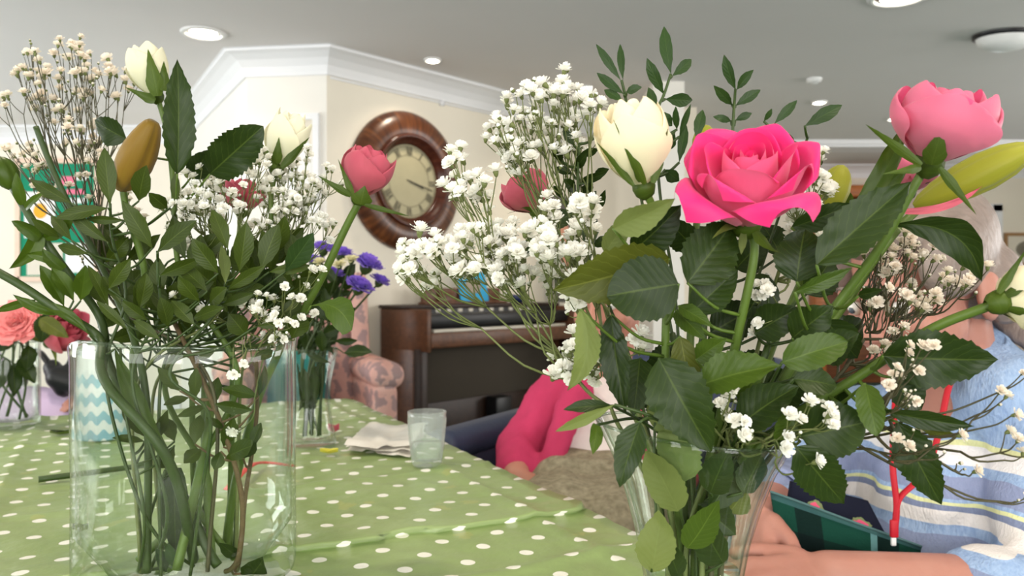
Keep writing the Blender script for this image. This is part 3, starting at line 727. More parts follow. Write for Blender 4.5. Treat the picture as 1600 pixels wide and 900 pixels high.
# blue patterned beaker
c = tpix(158, 686); c.z = TZ + .004
m = NT('blue_bands'); X = m.sep(m.obj()); uvn = m.t.nodes.new('ShaderNodeUVMap').outputs[0]; U = m.sep(uvn)
wv = m.math('SINE', m.math('ADD', m.math('MULTIPLY', X[2], 190), m.math('MULTIPLY', m.math('SINE', m.math('MULTIPLY', U[0], 88)), .9)))
m.base(m.mix(m.math('MULTIPLY', m.math('GREATER_THAN', wv, .0), m.math('LESS_THAN', X[2], .125)), srgb(228, 232, 238), m.mix(m.noise(14, 2, m.obj()), srgb(150, 196, 206), srgb(136, 178, 208)))); m.rough(.4); M['bands'] = m.m
t = thing('patterned_beaker', c, 'tall white beaker with wavy blue bands behind the cylinder vase', 'beaker')
MB().lathe([(.001, 0), (.047, 0), (.049, .004), (.044, .08), (.038, .165), (.0365, .165), (.042, .08), (.045, .008), (.001, .006)], c, 40).build('body', M['bands'], t)
MB().lathe([(.0385, .163), (.0392, .166), (.0375, .169), (.0362, .166)], c, 40, 0, None, None, True).build('rim', M['white'], t)
# ------------------------------------------------------------------ people and their chairs
def skinmat(name, c):
    m = NT(name); f = m.noise(30, 4, m.obj()); g = m.noise(160, 3, m.obj())
    m.base(m.mix(f, (c[0]*.9, c[1]*.78, c[2]*.74, 1), (min(1, c[0]*1.08), c[1]*1.1, c[2]*1.1, 1))); m.rough(.5, .35)
    m.p.inputs['Subsurface Weight'].default_value = .15; m.p.inputs['Subsurface Radius'].default_value = (.02, .008, .004); m.p.inputs['Subsurface Scale'].default_value = .3
    m.bump(g, .15, .003); return m.m
M['skin1'] = skinmat('skin', srgb(176, 126, 112)); M['skin2'] = skinmat('skin_warm', srgb(190, 134, 116))
def hairmat(name, c):
    m = NT(name); f = m.noise(1, 4, m.obj(scale=(40, 200, 60))); m.base(m.mix(f, sh(c, .55), sh(c, 1.25))); m.rough(.45, .4); m.bump(f, .6, .004); return m.m
M['hairg'] = hairmat('grey_hair', srgb(134, 118, 110)); M['hairw'] = hairmat('white_hair', srgb(206, 200, 192)); M['hairb'] = hairmat('brown_hair', srgb(110, 84, 62))
M['eyew'] = plain('eye', srgb(225, 220, 212), .2, .02); M['iris'] = plain('iris', srgb(70, 80, 90), .2); M['lip'] = skinmat('lips', srgb(190, 110, 104))
def headframe(fwd, up=(0, 0, 1)):
    y = -Vector(fwd).normalized(); z = Vector(up); z = (z - y * z.dot(y)).normalized(); x = y.cross(z); return Matrix((x, y, z)).transposed()
def head(mb, c, F_, k=1.0):
    g = lambda x, y, z: Vector(c) + F_ @ (Vector((x, y, z)) * k)
    e = lambda x, y, z, r: mb.ell(g(x, y, z), [q * k for q in r], F_, 18, 12)
    e(0, .012, .035, (.074, .094, .080)); e(0, -.028, -.03, (.062, .066, .082)); e(0, -.05, -.078, (.042, .038, .034)); e(0, -.078, -.098, (.022, .016, .014))
    for s in (-1, 1):
        e(s * .038, -.068, -.03, (.024, .020, .024)); e(s * .026, -.086, .018, (.026, .012, .010))
        mb.ell(g(s * .075, .012, -.018), [q * k for q in (.009, .019, .032)], F_, 12, 8); mb.ell(g(s * .079, .018, -.012), [q * k for q in (.006, .016, .024)], F_, 10, 8)
    mb.capsule(g(0, -.094, .012), .009 * k, g(0, -.112, -.026), .012 * k); e(0, -.104, -.03, (.017, .012, .010))
    e(0, -.088, -.062, (.022, .012, .010)); return g
def facebits(parent, g, F_, k):
    for s in (-1, 1):
        MB().ell(g(s * .031, -.083, .0), .0105 * k, None, 12, 8).build('eye', M['eyew'], parent); MB().ell(g(s * .031, -.0905, -.002), (.0048 * k,) * 3, None, 10, 6).build('iris', M['iris'], parent)
        mb = MB(); mb.tube(catmull([g(s * .012, -.098, .022), g(s * .032, -.098, .028), g(s * .052, -.082, .022)], 4), [.0035 * k, .002 * k], 6); mb.build('eyebrow', M['hairg'], parent)
    mb = MB(); mb.tube(catmull([g(-.024, -.090, -.064), g(0, -.101, -.062), g(.024, -.090, -.064)], 5), [.003 * k, .003 * k], 6); mb.build('lips', M['lip'], parent)
def hand(mb, wrist, d, palmn, k=1.0, curl=.5, thumb=1, spread=.16):
    "wrist point, pointing direction, palm normal (the side the fingers curl to); five separate fingers"
    d = Vector(d).normalized(); n = Vector(palmn); n = (n - d * n.dot(d)).normalized(); s = d.cross(n) * thumb; wrist = Vector(wrist)
    for q in (-.026, -.009, .009, .026): mb.capsule(wrist + (s * q * .7 + d * .012) * k, .0135 * k, wrist + (d * .082 + s * q) * k, .0105 * k)
    for q, L in ((.03, .068), (.0105, .078), (-.0105, .072), (-.030, .056)):
        p = wrist + (d * .085 + s * q) * k; a = 0; v = (d + s * q * spread * 10).normalized()
        for seg, r0, r1 in ((.46, .0092, .0084), (.30, .0084, .0078), (.24, .0078, .0068)):
            a += curl * (.75 if seg > .4 else 1.0); dr = v * math.cos(a) + n * math.sin(a); p2 = p + dr * L * seg * 1.15 * k; mb.capsule(p, r0 * k, p2, r1 * k, 0, 10); p = p2
    p = wrist + (d * .022 + s * .028) * k; v = (d * .75 + s * .55 + n * .25).normalized(); p2 = p + v * .038 * k; mb.capsule(p, .0135 * k, p2, .0105 * k); mb.capsule(p2, .0105 * k, p2 + (v * .6 + d * .5 + n * .2).normalized() * .03 * k, .0085 * k)
# ---- the woman in the striped jumper (right)
pw = thing('person', (.62, 1.12, 0), 'grey haired woman in a pale blue striped jumper with hands folded, beside the flared vase', 'person')
HC = W(1438, 446, 1.08); FF = headframe((-.80, -.42, -.30)); KH = 1.08
mb = MB(); g = head(mb, HC, FF, KH)
neck = W(1492, 612, 1.13); chest = W(1500, 760, 1.17); belly = W(1480, 900, 1.14); hip = W(1500, 1040, 1.16)
mb.capsule(g(0, .035, -.06), .054, neck, .060); mb.capsule(neck, .058, chest, .10); mb.capsule(chest, .11, belly, .12); mb.capsule(belly, .12, hip, .13)
sr, er, wr_ = W(1345, 665, 1.30), W(1232, 765, 1.20), W(1182, 806, 1.045)          # arm nearer the table
sl, el, wl_ = W(1640, 640, 1.06), W(1640, 934, .940), W(1292, 900, .932)            # arm nearer the camera
mb.limb([chest, sr], [.08, .055]); mb.limb([chest, sl], [.08, .055])
mb.limb([sr, er, er.lerp(wr_, .5), wr_], [.05, .040, .036, .027]); mb.limb([sl, el, el.lerp(wl_, .45), wl_], [.052, .042, .040, .030])
hand(mb, wr_, W(1166, 925, .955) - wr_, (.3, -.2, -.6), 1.0, .35, 1)
hand(mb, wl_, W(1166, 922, .880) - wl_, (-.2, .5, -.8), 1.05, .45, -1)
blob('body', mb, M['skin1'], pw, .0045, 3)
facebits(pw, g, FF, KH)
mb = MB(); e = lambda x, y, z, r: mb.ell(g(x, y, z), [q * KH for q in r], FF, 20, 14)
e(0, .022, .050, (.081, .096, .080)); e(0, .055, .0, (.074, .070, .080)); e(0, -.035, .085, (.066, .062, .038)); e(0, .11, -.03, (.036, .032, .036))
for s in (-1, 1): e(s * .066, -.012, .040, (.020, .072, .048)); e(s * .066, .06, -.02, (.018, .04, .05))
blob('hair', mb, M['hairg'], pw, .005, 4)
mb = MB(); nk = catmull([g(.0, .10, -.05), g(.02, .112, -.075), g(.045, .11, -.10), g(.08, .115, -.125)], 6)      # low plait over the shoulder
for i, q in enumerate(nk):
    o_ = Vector((0, 0, 1)) * (.006 if i % 2 else -.006); mb.ell(q + o_, (.016, .014, .012), None, 10, 8)
blob('plait', mb, M['hairg'], pw, .004, 2)
m = NT('striped_knit'); X = m.sep(m.obj()); wob = m.math('MULTIPLY', m.math('SUBTRACT', m.noise(9, 2, m.obj()), .5), .03)
zq = m.math('MULTIPLY', m.math('ADD', X[2], wob), 1.0); nz = m.noise(1, 4, m.obj(scale=(260, 260, 60))); big = m.noise(14, 3, m.obj())
blue = m.mix(nz, m.mix(big, srgb(96, 120, 164), srgb(120, 150, 192)), m.mix(big, srgb(160, 182, 214), srgb(188, 206, 228)))
zz_ = m.math('DIVIDE', m.math('SUBTRACT', zq, .55), .5)
def b01(a, b): return m.math('MULTIPLY', m.math('GREATER_THAN', zq, a), m.math('LESS_THAN', zq, b))
col = blue
for a, b, c_ in ((.752, .778, srgb(132, 138, 168)), (.790, .808, srgb(232, 226, 222)), (.808, .814, srgb(220, 218, 150)), (.714, .734, srgb(232, 222, 212)), (.742, .747, srgb(220, 218, 150)), (.734, .742, srgb(118, 124, 150)), (.60, .700, srgb(128, 136, 166))):
    col = m.mix(m.math('MULTIPLY', b01(a, b), .85), col, c_)
m.base(col); m.rough(.92, .15); kn = m.noise(1, 3, m.obj(scale=(420, 420, 150))); m.bump(m.math('ADD', kn, m.math('MULTIPLY', nz, .6)), .5, .004); M['knit'] = m.m
mb = MB(); mb.capsule(neck + Vector((.015, .01, .012)), .070, chest, .132); mb.capsule(chest, .135, belly, .150); mb.capsule(belly, .150, hip, .160)
mb.limb([neck + Vector((.02, .02, -.05)), sr], [.075, .068]); mb.limb([neck + Vector((.02, .02, -.05)), sl], [.078, .075])
mb.limb([sr, er, er.lerp(wr_, .42)], [.068, .056, .046]); mb.limb([sl, el, el.lerp(wl_, .27)], [.076, .064, .058])
mb.ell(chest + Vector((-.05, -.05, .0)), (.10, .10, .10)); mb.capsule(neck + Vector((.03, .03, .03)), .075, sl + Vector((-.06, .02, .02)), .07)
blob('jumper', mb, M['knit'], pw, .008, 5, (.022, .07))
mb = MB(); mb.lathe([(.060, -.02), (.063, -.006), (.064, .004), (.060, .010), (.054, .004)], neck + Vector((-.0, -.006, .062)), 30, 0, frame(Vector((-.25, -.25, 1))), None, True); mb.build('neckband', M['knit'], pw)
for q, t_ in ((el.lerp(wl_, .28), (wl_ - el)), (er.lerp(wr_, .43), (wr_ - er))):
    mb = MB(); mb.lathe([(.046, -.018), (.050, -.012), (.050, .012), (.045, .017), (.042, .0)], q, 28, 0, frame(t_), None, True); mb.build('cuff', M['knit'], pw)
M['denim'] = plain('dark_trousers', srgb(44, 48, 60), .9, .2, 60, .3)
mb = MB(); kn1 = W(1210, 1080, 1.02); kn2 = W(1290, 1090, .92)
for a, b in ((hip + Vector((-.05, .08, .02)), kn1), (hip + Vector((0, -.08, .02)), kn2)):
    mb.limb([a, b, Vector((b.x - .04, b.y - .02, .06))], [.10, .075, .05]); mb.capsule(Vector((b.x - .04, b.y - .02, .045)), .042, Vector((b.x - .16, b.y - .07, .04)), .036)
blob('trousers', mb, M['denim'], pw, .01, 4)
# lanyard and its tag
M['red'] = plain('red_cord', srgb(176, 14, 34), .6, .1)
ln = thing('lanyard', W(1398, 845, .99), 'red lanyard hanging down the front of the striped jumper', 'lanyard')
mb = MB(); mb.tube(catmull([W(1540, 520, 1.09), W(1508, 560, 1.04), W(1484, 600, 1.015), W(1466, 680, 1.0), W(1450, 728, .99), W(1428, 756, .985), W(1404, 782, .985), W(1397, 830, .985)], 6), .0042, 8, 0, True, .5); mb.tube(catmull([W(1400, 600, 1.05), W(1397, 660, 1.01), W(1395, 730, .99), W(1401, 790, .985), W(1397, 838, .985)], 6), .0038, 8, 0, True, .5); mb.build('cord', M['red'], ln)
MB().bbox(W(1397, 826, .983), (.010, .006, .022), .002).build('clip', M['red'], ln); MB().bbox(W(1396, 845, .985), (.006, .004, .012), .001).build('tag', M['white'], ln)
# tartan pouch with a flowered lining
m = NT('tartan'); uvn = m.t.nodes.new('ShaderNodeUVMap').outputs[0]; U = m.sep(uvn)
def band(v, per, lo, hi): f = m.math('FRACT', m.math('MULTIPLY', v, per)); return m.math('MULTIPLY', m.math('GREATER_THAN', f, lo), m.math('LESS_THAN', f, hi))
gcol = srgb(20, 62, 50); bl = srgb(14, 22, 24)
c_ = m.mix(m.math('MULTIPLY', band(U[0], 1.9, .28, .62), .75), gcol, bl); c_ = m.mix(m.math('MULTIPLY', band(U[1], 1.3, .55, .95), .6), c_, bl)
c_ = m.mix(band(U[0], 1.0, .66, .705), c_, srgb(96, 140, 140)); c_ = m.mix(m.math('MULTIPLY', m.math('GREATER_THAN', U[1], .94), .9), c_, srgb(58, 92, 92))
m.base(c_); m.rough(.9, .1); m.bump(m.noise(300, 2, m.obj()), .3, .002); M['tartan'] = m.m
m = NT('flowered_lining'); uvn = m.t.nodes.new('ShaderNodeUVMap').outputs[0]; U = m.sep(uvn); c_ = srgb(26, 28, 42)
for a, b in ((.30, .62), (.78, .40), (.12, .2), (.55, .15)):
    dx_ = m.math('SUBTRACT', U[0], a); dy_ = m.math('MULTIPLY', m.math('SUBTRACT', U[1], b), .6); rr_ = m.math('SQRT', m.math('ADD', m.math('MULTIPLY', dx_, dx_), m.math('MULTIPLY', dy_, dy_)))
    rr_ = m.math('ADD', rr_, m.math('MULTIPLY', m.math('SUBTRACT', m.noise(120, 2, m.obj()), .5), .08)); c_ = m.mix(m.math('LESS_THAN', rr_, .115), c_, srgb(120, 130, 90)); c_ = m.mix(m.math('LESS_THAN', rr_, .09), c_, srgb(222, 90, 120)); c_ = m.mix(m.math('LESS_THAN', rr_, .03), c_, srgb(246, 190, 200))
m.base(c_); m.rough(.9, .1); M['lining'] = m.m
def sheet(corners, mat, name, parent, puff=.0, n=14, th=.004):
    a, b, c, d = [Vector(q) for q in corners]; V = []; UV = []; nn = (b - a).cross(d - a).normalized(); nn = nn if nn.dot(CAMP0 - a) > 0 else -nn
    for sgn in (0, 1):
        for i in range(n + 1):
            for j in range(n + 1):
                u = i / n; v = j / n; p = a.lerp(b, u).lerp(d.lerp(c, u), v); V.append(p + nn * (puff * 16 * u * (1-u) * v * (1-v) + .12 * puff * math.sin(u * 9) - th * sgn)); UV.append((u, 1 - v))
    k = n + 1; K = k * k; f = []
    for i in range(n):
        for j in range(n): q = i*k + j; f += [(q, q + 1, q + k + 1, q + k), (K + q, K + q + k, K + q + k + 1, K + q + 1)]
    for i in range(n):
        for q, r_ in ((i, i + 1), (n*k + i, n*k + i + 1), (i*k, (i+1)*k), (i*k + n, (i+1)*k + n)): f.append((q, r_, K + r_, K + q))
    return mk(name, V, f, mat, parent, True, UV)
CAMP0 = Vector((0, 0, CAMZ))
bg = thing('tartan_pouch', W(1310, 960, 1.0), 'green tartan fabric pouch with a dark flowered lining held on the lap', 'pouch')
sheet((W(1204, 768, 1.015), W(1440, 854, 1.01), W(1420, 960, 1.02), W(1236, 965, 1.02)), M['tartan'], 'front_panel', bg, .007)
sheet((W(1236, 752, 1.045), W(1356, 782, 1.05), W(1392, 850, 1.035), W(1216, 880, 1.035)), M['lining'], 'lining', bg, .004)
mb = MB(); mb.tube(catmull([W(1204, 768, 1.013), W(1262, 789, 1.009), W(1340, 818, 1.007), W(1440, 854, 1.008)], 6), .0016, 8); mb.build('piping', plain('grey_green_piping', srgb(72, 104, 104), .8), bg)
# chair under her
M['beige'] = plain('beige_vinyl', srgb(150, 136, 122), .6, .1, 40, .2)
def armchair(name, c, rz, mat, label, zseat=.44, w_=.56, dp=.54, armz=.66, backz=1.0, arm=True):
    t = thing(name, c, label, 'armchair'); Rz = Matrix.Rotation(rz, 3, 'Z'); q = lambda x, y, z: Vector(c) + Rz @ Vector((x, y, z))       # front = -y
    MB().bbox(q(0, 0, zseat - .06), (w_ - .12, dp, .13), .04, rz, 0, None, 4).build('seat', mat, t)
    MB().bbox(q(0, dp / 2 + .03, (zseat + backz) / 2), (w_ - .02, .10, backz - zseat + .1), .045, 0, 0, Rz @ Matrix.Rotation(R(-8), 3, 'X'), 4).build('backrest', mat, t)
    for s in (-1, 1):
        if arm:
            MB().bbox(q(s * (w_ / 2 - .02), -.0, armz - .03), (.085, dp, .07), .03, rz, 0, None, 4).build('armrest', mat, t); MB().bbox(q(s * (w_ / 2 - .02), 0, (zseat + armz) / 2 - .09), (.05, dp * .9, armz - zseat + .1), .02, rz).build('arm_panel', mat, t)
        for y_ in (-dp / 2 + .05, dp / 2 - .02): MB().tube([q(s * (w_ / 2 - .05), y_, zseat - .1), q(s * (w_ / 2 - .04), y_ * 1.06, 0)], [.022, .016], 8).build('leg', M['legwood'], t)
    return t
armchair('lounge_chair', (hip.x + .05, hip.y + .03, 0), math.atan2(-.80, .42) + R(-5) + math.pi * 0 , M['beige'], 'beige armchair under the woman in the striped jumper', max(.30, hip.z - .15), .62, .54, hip.z + .10, .92, False)
# ---- the woman in the pink cardigan (by the organ)
pk = thing('person', (.20, 1.72, 0), 'seated woman in a bright pink cardigan, white blouse and tweed skirt, near the organ', 'person')
HC = W(955, 462, 1.72); FF = headframe((-.45, -.86, -.22)); KH = 1.0
mb = MB(); g = head(mb, HC, FF, KH)
neck = W(948, 572, 1.76); chest = W(950, 655, 1.78); belly = W(940, 735, 1.74); hip = W(950, 800, 1.78)
mb.capsule(g(0, .03, -.06), .048, neck, .052); mb.capsule(neck, .05, chest, .09); mb.capsule(chest, .10, belly, .11)
sr, er, wr_ = W(882, 612, 1.75), W(814, 704, 1.70), W(806, 742, 1.565); sl, el, wl_ = W(1030, 630, 1.86), W(1055, 735, 1.78), W(985, 775, 1.62)
mb.limb([chest, sr], [.07, .05]); mb.limb([chest, sl], [.07, .05]); mb.limb([sr, er, wr_], [.046, .038, .026]); mb.limb([sl, el, wl_], [.046, .038, .026])
hand(mb, wr_, W(822, 800, 1.50) - wr_, (.3, .2, -.6), .95, .3, 1); hand(mb, wl_, W(930, 800, 1.52) - wl_, (-.2, .2, -.8), .95, .35, -1)
blob('body', mb, M['skin2'], pk, .006, 3); facebits(pk, g, FF, KH)
mb = MB(); e = lambda x, y, z, r: mb.ell(g(x, y, z), [q * KH for q in r], FF, 18, 12)
e(0, .028, .052, (.082, .092, .080)); e(0, .05, .0, (.076, .066, .08)); e(0, -.03, .085, (.062, .055, .036))
for s in (-1, 1): e(s * .066, .01, .035, (.022, .055, .05))
blob('hair', mb, M['hairw'], pk, .006, 3, (.012, .02))
M['blouse'] = plain('white_blouse', srgb(232, 220, 216), .85, .05, 40, .2); M['cardi'] = plain('pink_cardigan', srgb(192, 60, 98), .9, .1, 40, .35, .15, 0, 300)
mb = MB(); mb.capsule(neck + Vector((0, .01, -.05)), .06, chest, .118); mb.capsule(chest, .128, belly, .148); mb.capsule(belly, .14, hip, .135); blob('blouse', mb, M['blouse'], pk, .008, 4, (.012, .06))
mb = MB(); mb.limb([sr, er, er.lerp(wr_, .75)], [.066, .056, .042]); mb.limb([sl, el, el.lerp(wl_, .75)], [.066, .056, .042])
mb.limb([neck + Vector((-.03, .02, -.03)), sr], [.05, .064]); mb.limb([neck + Vector((.03, .04, -.03)), sl], [.05, .064])
for a, b, c_ in (((905, 606, 1.66), (878, 672, 1.61), (852, 748, 1.58)), ((984, 620, 1.72), (996, 700, 1.66), (985, 770, 1.62))):
    mb.limb([W(*a), W(*b), W(*c_)], [.034, .030, .024])
mb.limb([sr, W(880, 660, 1.74), W(878, 730, 1.74)], [.06, .06, .05]); mb.limb([chest + Vector((.02, .12, 0)), belly + Vector((.02, .13, 0))], [.105, .11])
blob('cardigan', mb, M['cardi'], pk, .009, 10, (.018, .05))
m = NT('tweed'); n1 = m.noise(90, 4, m.obj()); n2 = m.noise(14, 3, m.obj()); m.base(m.mix(n1, m.mix(n2, srgb(84, 76, 60), srgb(104, 96, 76)), m.mix(n2, srgb(170, 160, 136), srgb(196, 186, 160)))); m.rough(.95, .1); m.bump(n1, .6, .006); M['tweed'] = m.m
mb = MB(); k1 = W(870, 838, 1.42); k2 = W(955, 850, 1.40)
for a, b in ((hip + Vector((-.06, 0, 0)), k1), (hip + Vector((.06, 0, 0)), k2)): mb.limb([a, b, Vector((b.x - .02, b.y - .03, .32))], [.135, .105, .09])
mb.capsule(W(890, 780, 1.60), .105, W(950, 785, 1.60), .105)
blob('skirt', mb, M['tweed'], pk, .009, 5, (.02, .07))
mb = MB()
for b in (k1, k2): mb.limb([Vector((b.x - .02, b.y - .02, .36)), Vector((b.x - .03, b.y - .05, .07))], [.05, .034]); mb.capsule(Vector((b.x - .03, b.y - .05, .045)), .04, Vector((b.x - .09, b.y - .16, .035)), .032)
blob('stockings', mb, M['denim'], pk, .01, 3)
M['navyv'] = plain('navy_vinyl', srgb(56, 64, 88), .5, .12, 30, .2)
armchair('lounge_chair', (hip.x + .03, hip.y + .06, 0), math.atan2(-.5, .86), M['navyv'], 'navy blue armchair holding the woman in the pink cardigan', .44, .66, .56, .70, .80)
# ---- the person in lavender at the far end of the table
lv = thing('person', (-1.45, 2.15, 0), 'person in lavender clothes at the far end of the table, clutching a black handbag', 'person')
HC = W(-150, 330, 2.1); FF = headframe((.5, -.8, -.2)); mb = MB(); g = head(mb, HC, FF); neck = W(-150, 440, 2.12); chest = W(-150, 540, 2.14); belly = W(-150, 640, 2.12)
mb.capsule(g(0, .03, -.06), .048, neck, .052); mb.capsule(neck, .05, chest, .10); mb.capsule(chest, .11, belly, .12)
hnd = W(196, 612, 1.97); ar = [W(-60, 540, 2.2), W(50, 700, 2.25), hnd]; mb.limb([chest] + ar, [.07, .05, .036, .024]); hand(mb, hnd, W(95, 622, 1.90) - hnd, (-.4, .1, -.8), .85, .25, 1)
blob('body', mb, M['skin1'], lv, .007, 3); facebits(lv, g, FF, 1)
mb = MB(); mb.ell(g(0, .028, .052), (.082, .092, .080), FF); mb.ell(g(0, .05, 0), (.076, .066, .08), FF); blob('hair', mb, M['hairw'], lv, .008, 3)
M['lav'] = plain('lavender_cloth', srgb(196, 174, 204), .9, .06, 30, .2)
mb = MB(); mb.capsule(neck + Vector((0, 0, -.05)), .06, chest, .13); mb.capsule(chest, .13, belly, .15); mb.limb([belly + Vector((0, 0, -.05)), W(60, 668, 2.02), W(150, 672, 1.98)], [.14, .105, .09]); mb.limb([W(150, 672, 1.98), Vector((W(150, 672, 1.98).x, 1.96, .35))], [.09, .08]); mb.limb([ar[0], ar[1], ar[1].lerp(ar[2], .85)], [.07, .055, .04])
mb.limb([belly + Vector((0, .1, -.05)), W(40, 690, 2.2), Vector((W(40, 690, 2.2).x, 2.2, .35))], [.13, .10, .08]); blob('clothes', mb, M['lav'], lv, .01, 4, (.012, .08))
mb = MB()
for q in (W(150, 672, 1.98), W(40, 690, 2.2)): mb.limb([Vector((q.x, q.y - .02, .38)), Vector((q.x, q.y - .02, .07))], [.05, .036]); mb.capsule(Vector((q.x, q.y - .02, .045)), .04, Vector((q.x + .05, q.y - .13, .035)), .032)
blob('stockings', mb, M['denim'], lv, .012, 3)
armchair('lounge_chair', (belly.x - .09, belly.y + .07, 0), R(76), M['beige'], 'beige armchair under the person in lavender', .44, .62, .54, .66, .98)
hb = thing('handbag', W(100, 600, 1.90), 'black handbag with a strap in the lap of the person in lavender', 'handbag')
mb = MB(); mb.capsule(W(92, 590, 1.93), .03, W(128, 600, 1.93), .034); mb.capsule(W(82, 575, 1.94), .022, W(100, 606, 1.93), .024); mb.capsule(W(118, 565, 1.95), .02, W(130, 590, 1.95), .03); blob('bag', mb, M['dark'], hb, .006, 4)
mb = MB(); mb.tube(catmull([W(84, 580, 1.94), W(72, 562, 1.94), W(58, 548, 1.95), W(40, 556, 1.97), W(35, 600, 2.0)], 5), .012, 8, 0, True, .5); mb.build('strap', M['dark'], hb)
# ------------------------------------------------------------------ plant builders
CAMP = Vector((0, 0, CAMZ))
VASES = []; REG = []; SLOT = {}
def vget(v, p):
    "radius of a point about a vase's axis, its height, and the outer glass radius there"
    q = p - v['c']; a = math.atan2(q.y, q.x); rho = math.hypot(q.x, q.y); z = q.z; pr = v['p']
    def it(zz):
        if zz <= pr[0][1]: return pr[0][0]
        for (r0, z0), (r1, z1) in zip(pr, pr[1:]):
            if zz <= z1: return r0 + (r1 - r0) * (zz - z0) / (z1 - z0)
        return pr[-1][0]
    r = it(z)
    if v['w'] and z > 0:
        zc = min(z, v['top']); z += zc - v['w'](r, zc, a, 0)[1]; r = it(z); r = v['w'](r, min(z, v['top']), a, 0)[0]
    return rho, z, r
def vset(v, p, lim, rho):
    q = p - v['c']; k = lim / max(rho, 1e-6); return Vector((v['c'].x + q.x * k, v['c'].y + q.y * k, p.z))
def clamp_in(v, p, rad=0):
    rho, z, r = vget(v, p)
    if z > v['top'] + .006 + rad or z < -.03: return p
    lim = r - v['th'] - rad - .0013
    if rho > lim: p = vset(v, p, lim, rho)
    if p.z < v['c'].z + .0125 + rad: p = Vector((p.x, p.y, v['c'].z + .0125 + rad))
    return p
def push_out(v, p, rad=0):
    rho, z, r = vget(v, p)
    if z > v['top'] + .005 + rad or z < -.03: return p
    lim = r + rad + .0016
    return vset(v, p, lim, rho) if rho < lim else p
def vfind(p):
    for v in VASES:
        if (p.xy - v['c'].xy).length < v['p'][-1][0] + .01 and p.z < v['c'].z + v['top']: return v
    return None
def over_rim(v, pts, rad=.001):
    "lead a thin stalk over the rim where it passes from inside the vase to outside"
    if not v: return pts
    if max((q - v['c']).length for q in pts) > .6 or min(q.z for q in pts) > v['c'].z + v['top'] + .01: return pts
    out = []
    for a, b in zip(pts, pts[1:]): out += [a.lerp(b, k / 4) for k in range(4)]
    out.append(pts[-1]); n = len(out)
    def dd(p): rho, z, r = vget(v, p); return rho - (r - v['th'] / 2), z
    for i in range(n - 1):
        (d0, z0), (d1, z1) = dd(out[i]), dd(out[i + 1])
        need = v['top'] + .005 + rad - min(z0, z1)
        if d0 * d1 < 0 and need > 0:
            u = (i + .5) / (n - 1); wn = lambda t: min(1, 4 * t * (1 - t) / max(.2, 4 * u * (1 - u)))
            out = [p + Vector((0, 0, need * max(wn(j / (n - 1)), 1 if j in (i, i + 1) else 0))) for j, p in enumerate(out)]; break
    res = []
    for p in out:
        d, z = dd(p); res.append(p if z > v['top'] + .003 else clamp_in(v, p, rad) if d < 0 else push_out(v, p, rad))
    return res
from mathutils.bvhtree import BVHTree
def box_of(V): return [min(p[i] for p in V) for i in range(3)], [max(p[i] for p in V) for i in range(3)]
def reg(root, V, Fc, kind='leaf'):
    lo, hi = box_of(V); REG.append((root, kind, BVHTree.FromPolygons(V, Fc), lo, hi))
def near(lo, hi, e=0): return [q for q in REG if not any(q[3][k] > hi[k] + e or q[4][k] < lo[k] - e for k in range(3))]
def hits(root, V, Fc, own=('leaf',), skip=()):
    lo, hi = box_of(V); c = [q for q in near(lo, hi) if (q[0] != root or q[1] in own) and q[1] not in skip]
    if not c: return 0
    t = BVHTree.FromPolygons(V, Fc); return sum(len(t.overlap(q[2])) for q in c)
def along(p, dl): r_ = p - CAMP; return CAMP + r_ * (1 + dl / r_.y)
STEPS = [0] + [s * k for k in (.004, .008, .012, .017, .023, .03) for s in (-1, 1)]
PROF = {
 'rose': [(0, .02), (.05, .38), (.15, .74), (.33, 1), (.52, .95), (.72, .70), (.88, .36), (1, .0)],
 'round': [(0, .02), (.05, .45), (.18, .84), (.4, 1), (.62, .95), (.82, .70), (.94, .38), (1, .0)],
 'lance': [(0, .02), (.08, .22), (.28, .74), (.5, 1), (.7, .86), (.88, .44), (1, .0)],
 'strap': [(0, .5), (.1, .8), (.3, 1), (.6, .92), (.85, .5), (1, .0)],
 'sepal': [(0, .45), (.12, .85), (.3, 1), (.5, .7), (.7, .42), (.88, .2), (1, .0)],
 'spoon': [(0, .03), (.15, .12), (.3, .42), (.5, .85), (.7, 1), (.88, .85), (.96, .5), (1, .0)],
}
def prof(k, t):
    p = PROF[k]
    for (a, x), (b, y) in zip(p, p[1:]):
        if t <= b:
            s = (t - a) / (b - a); s = s * s * (3 - 2 * s) if 0 < a and b < 1 else s
            return x + (y - x) * s
    return 0
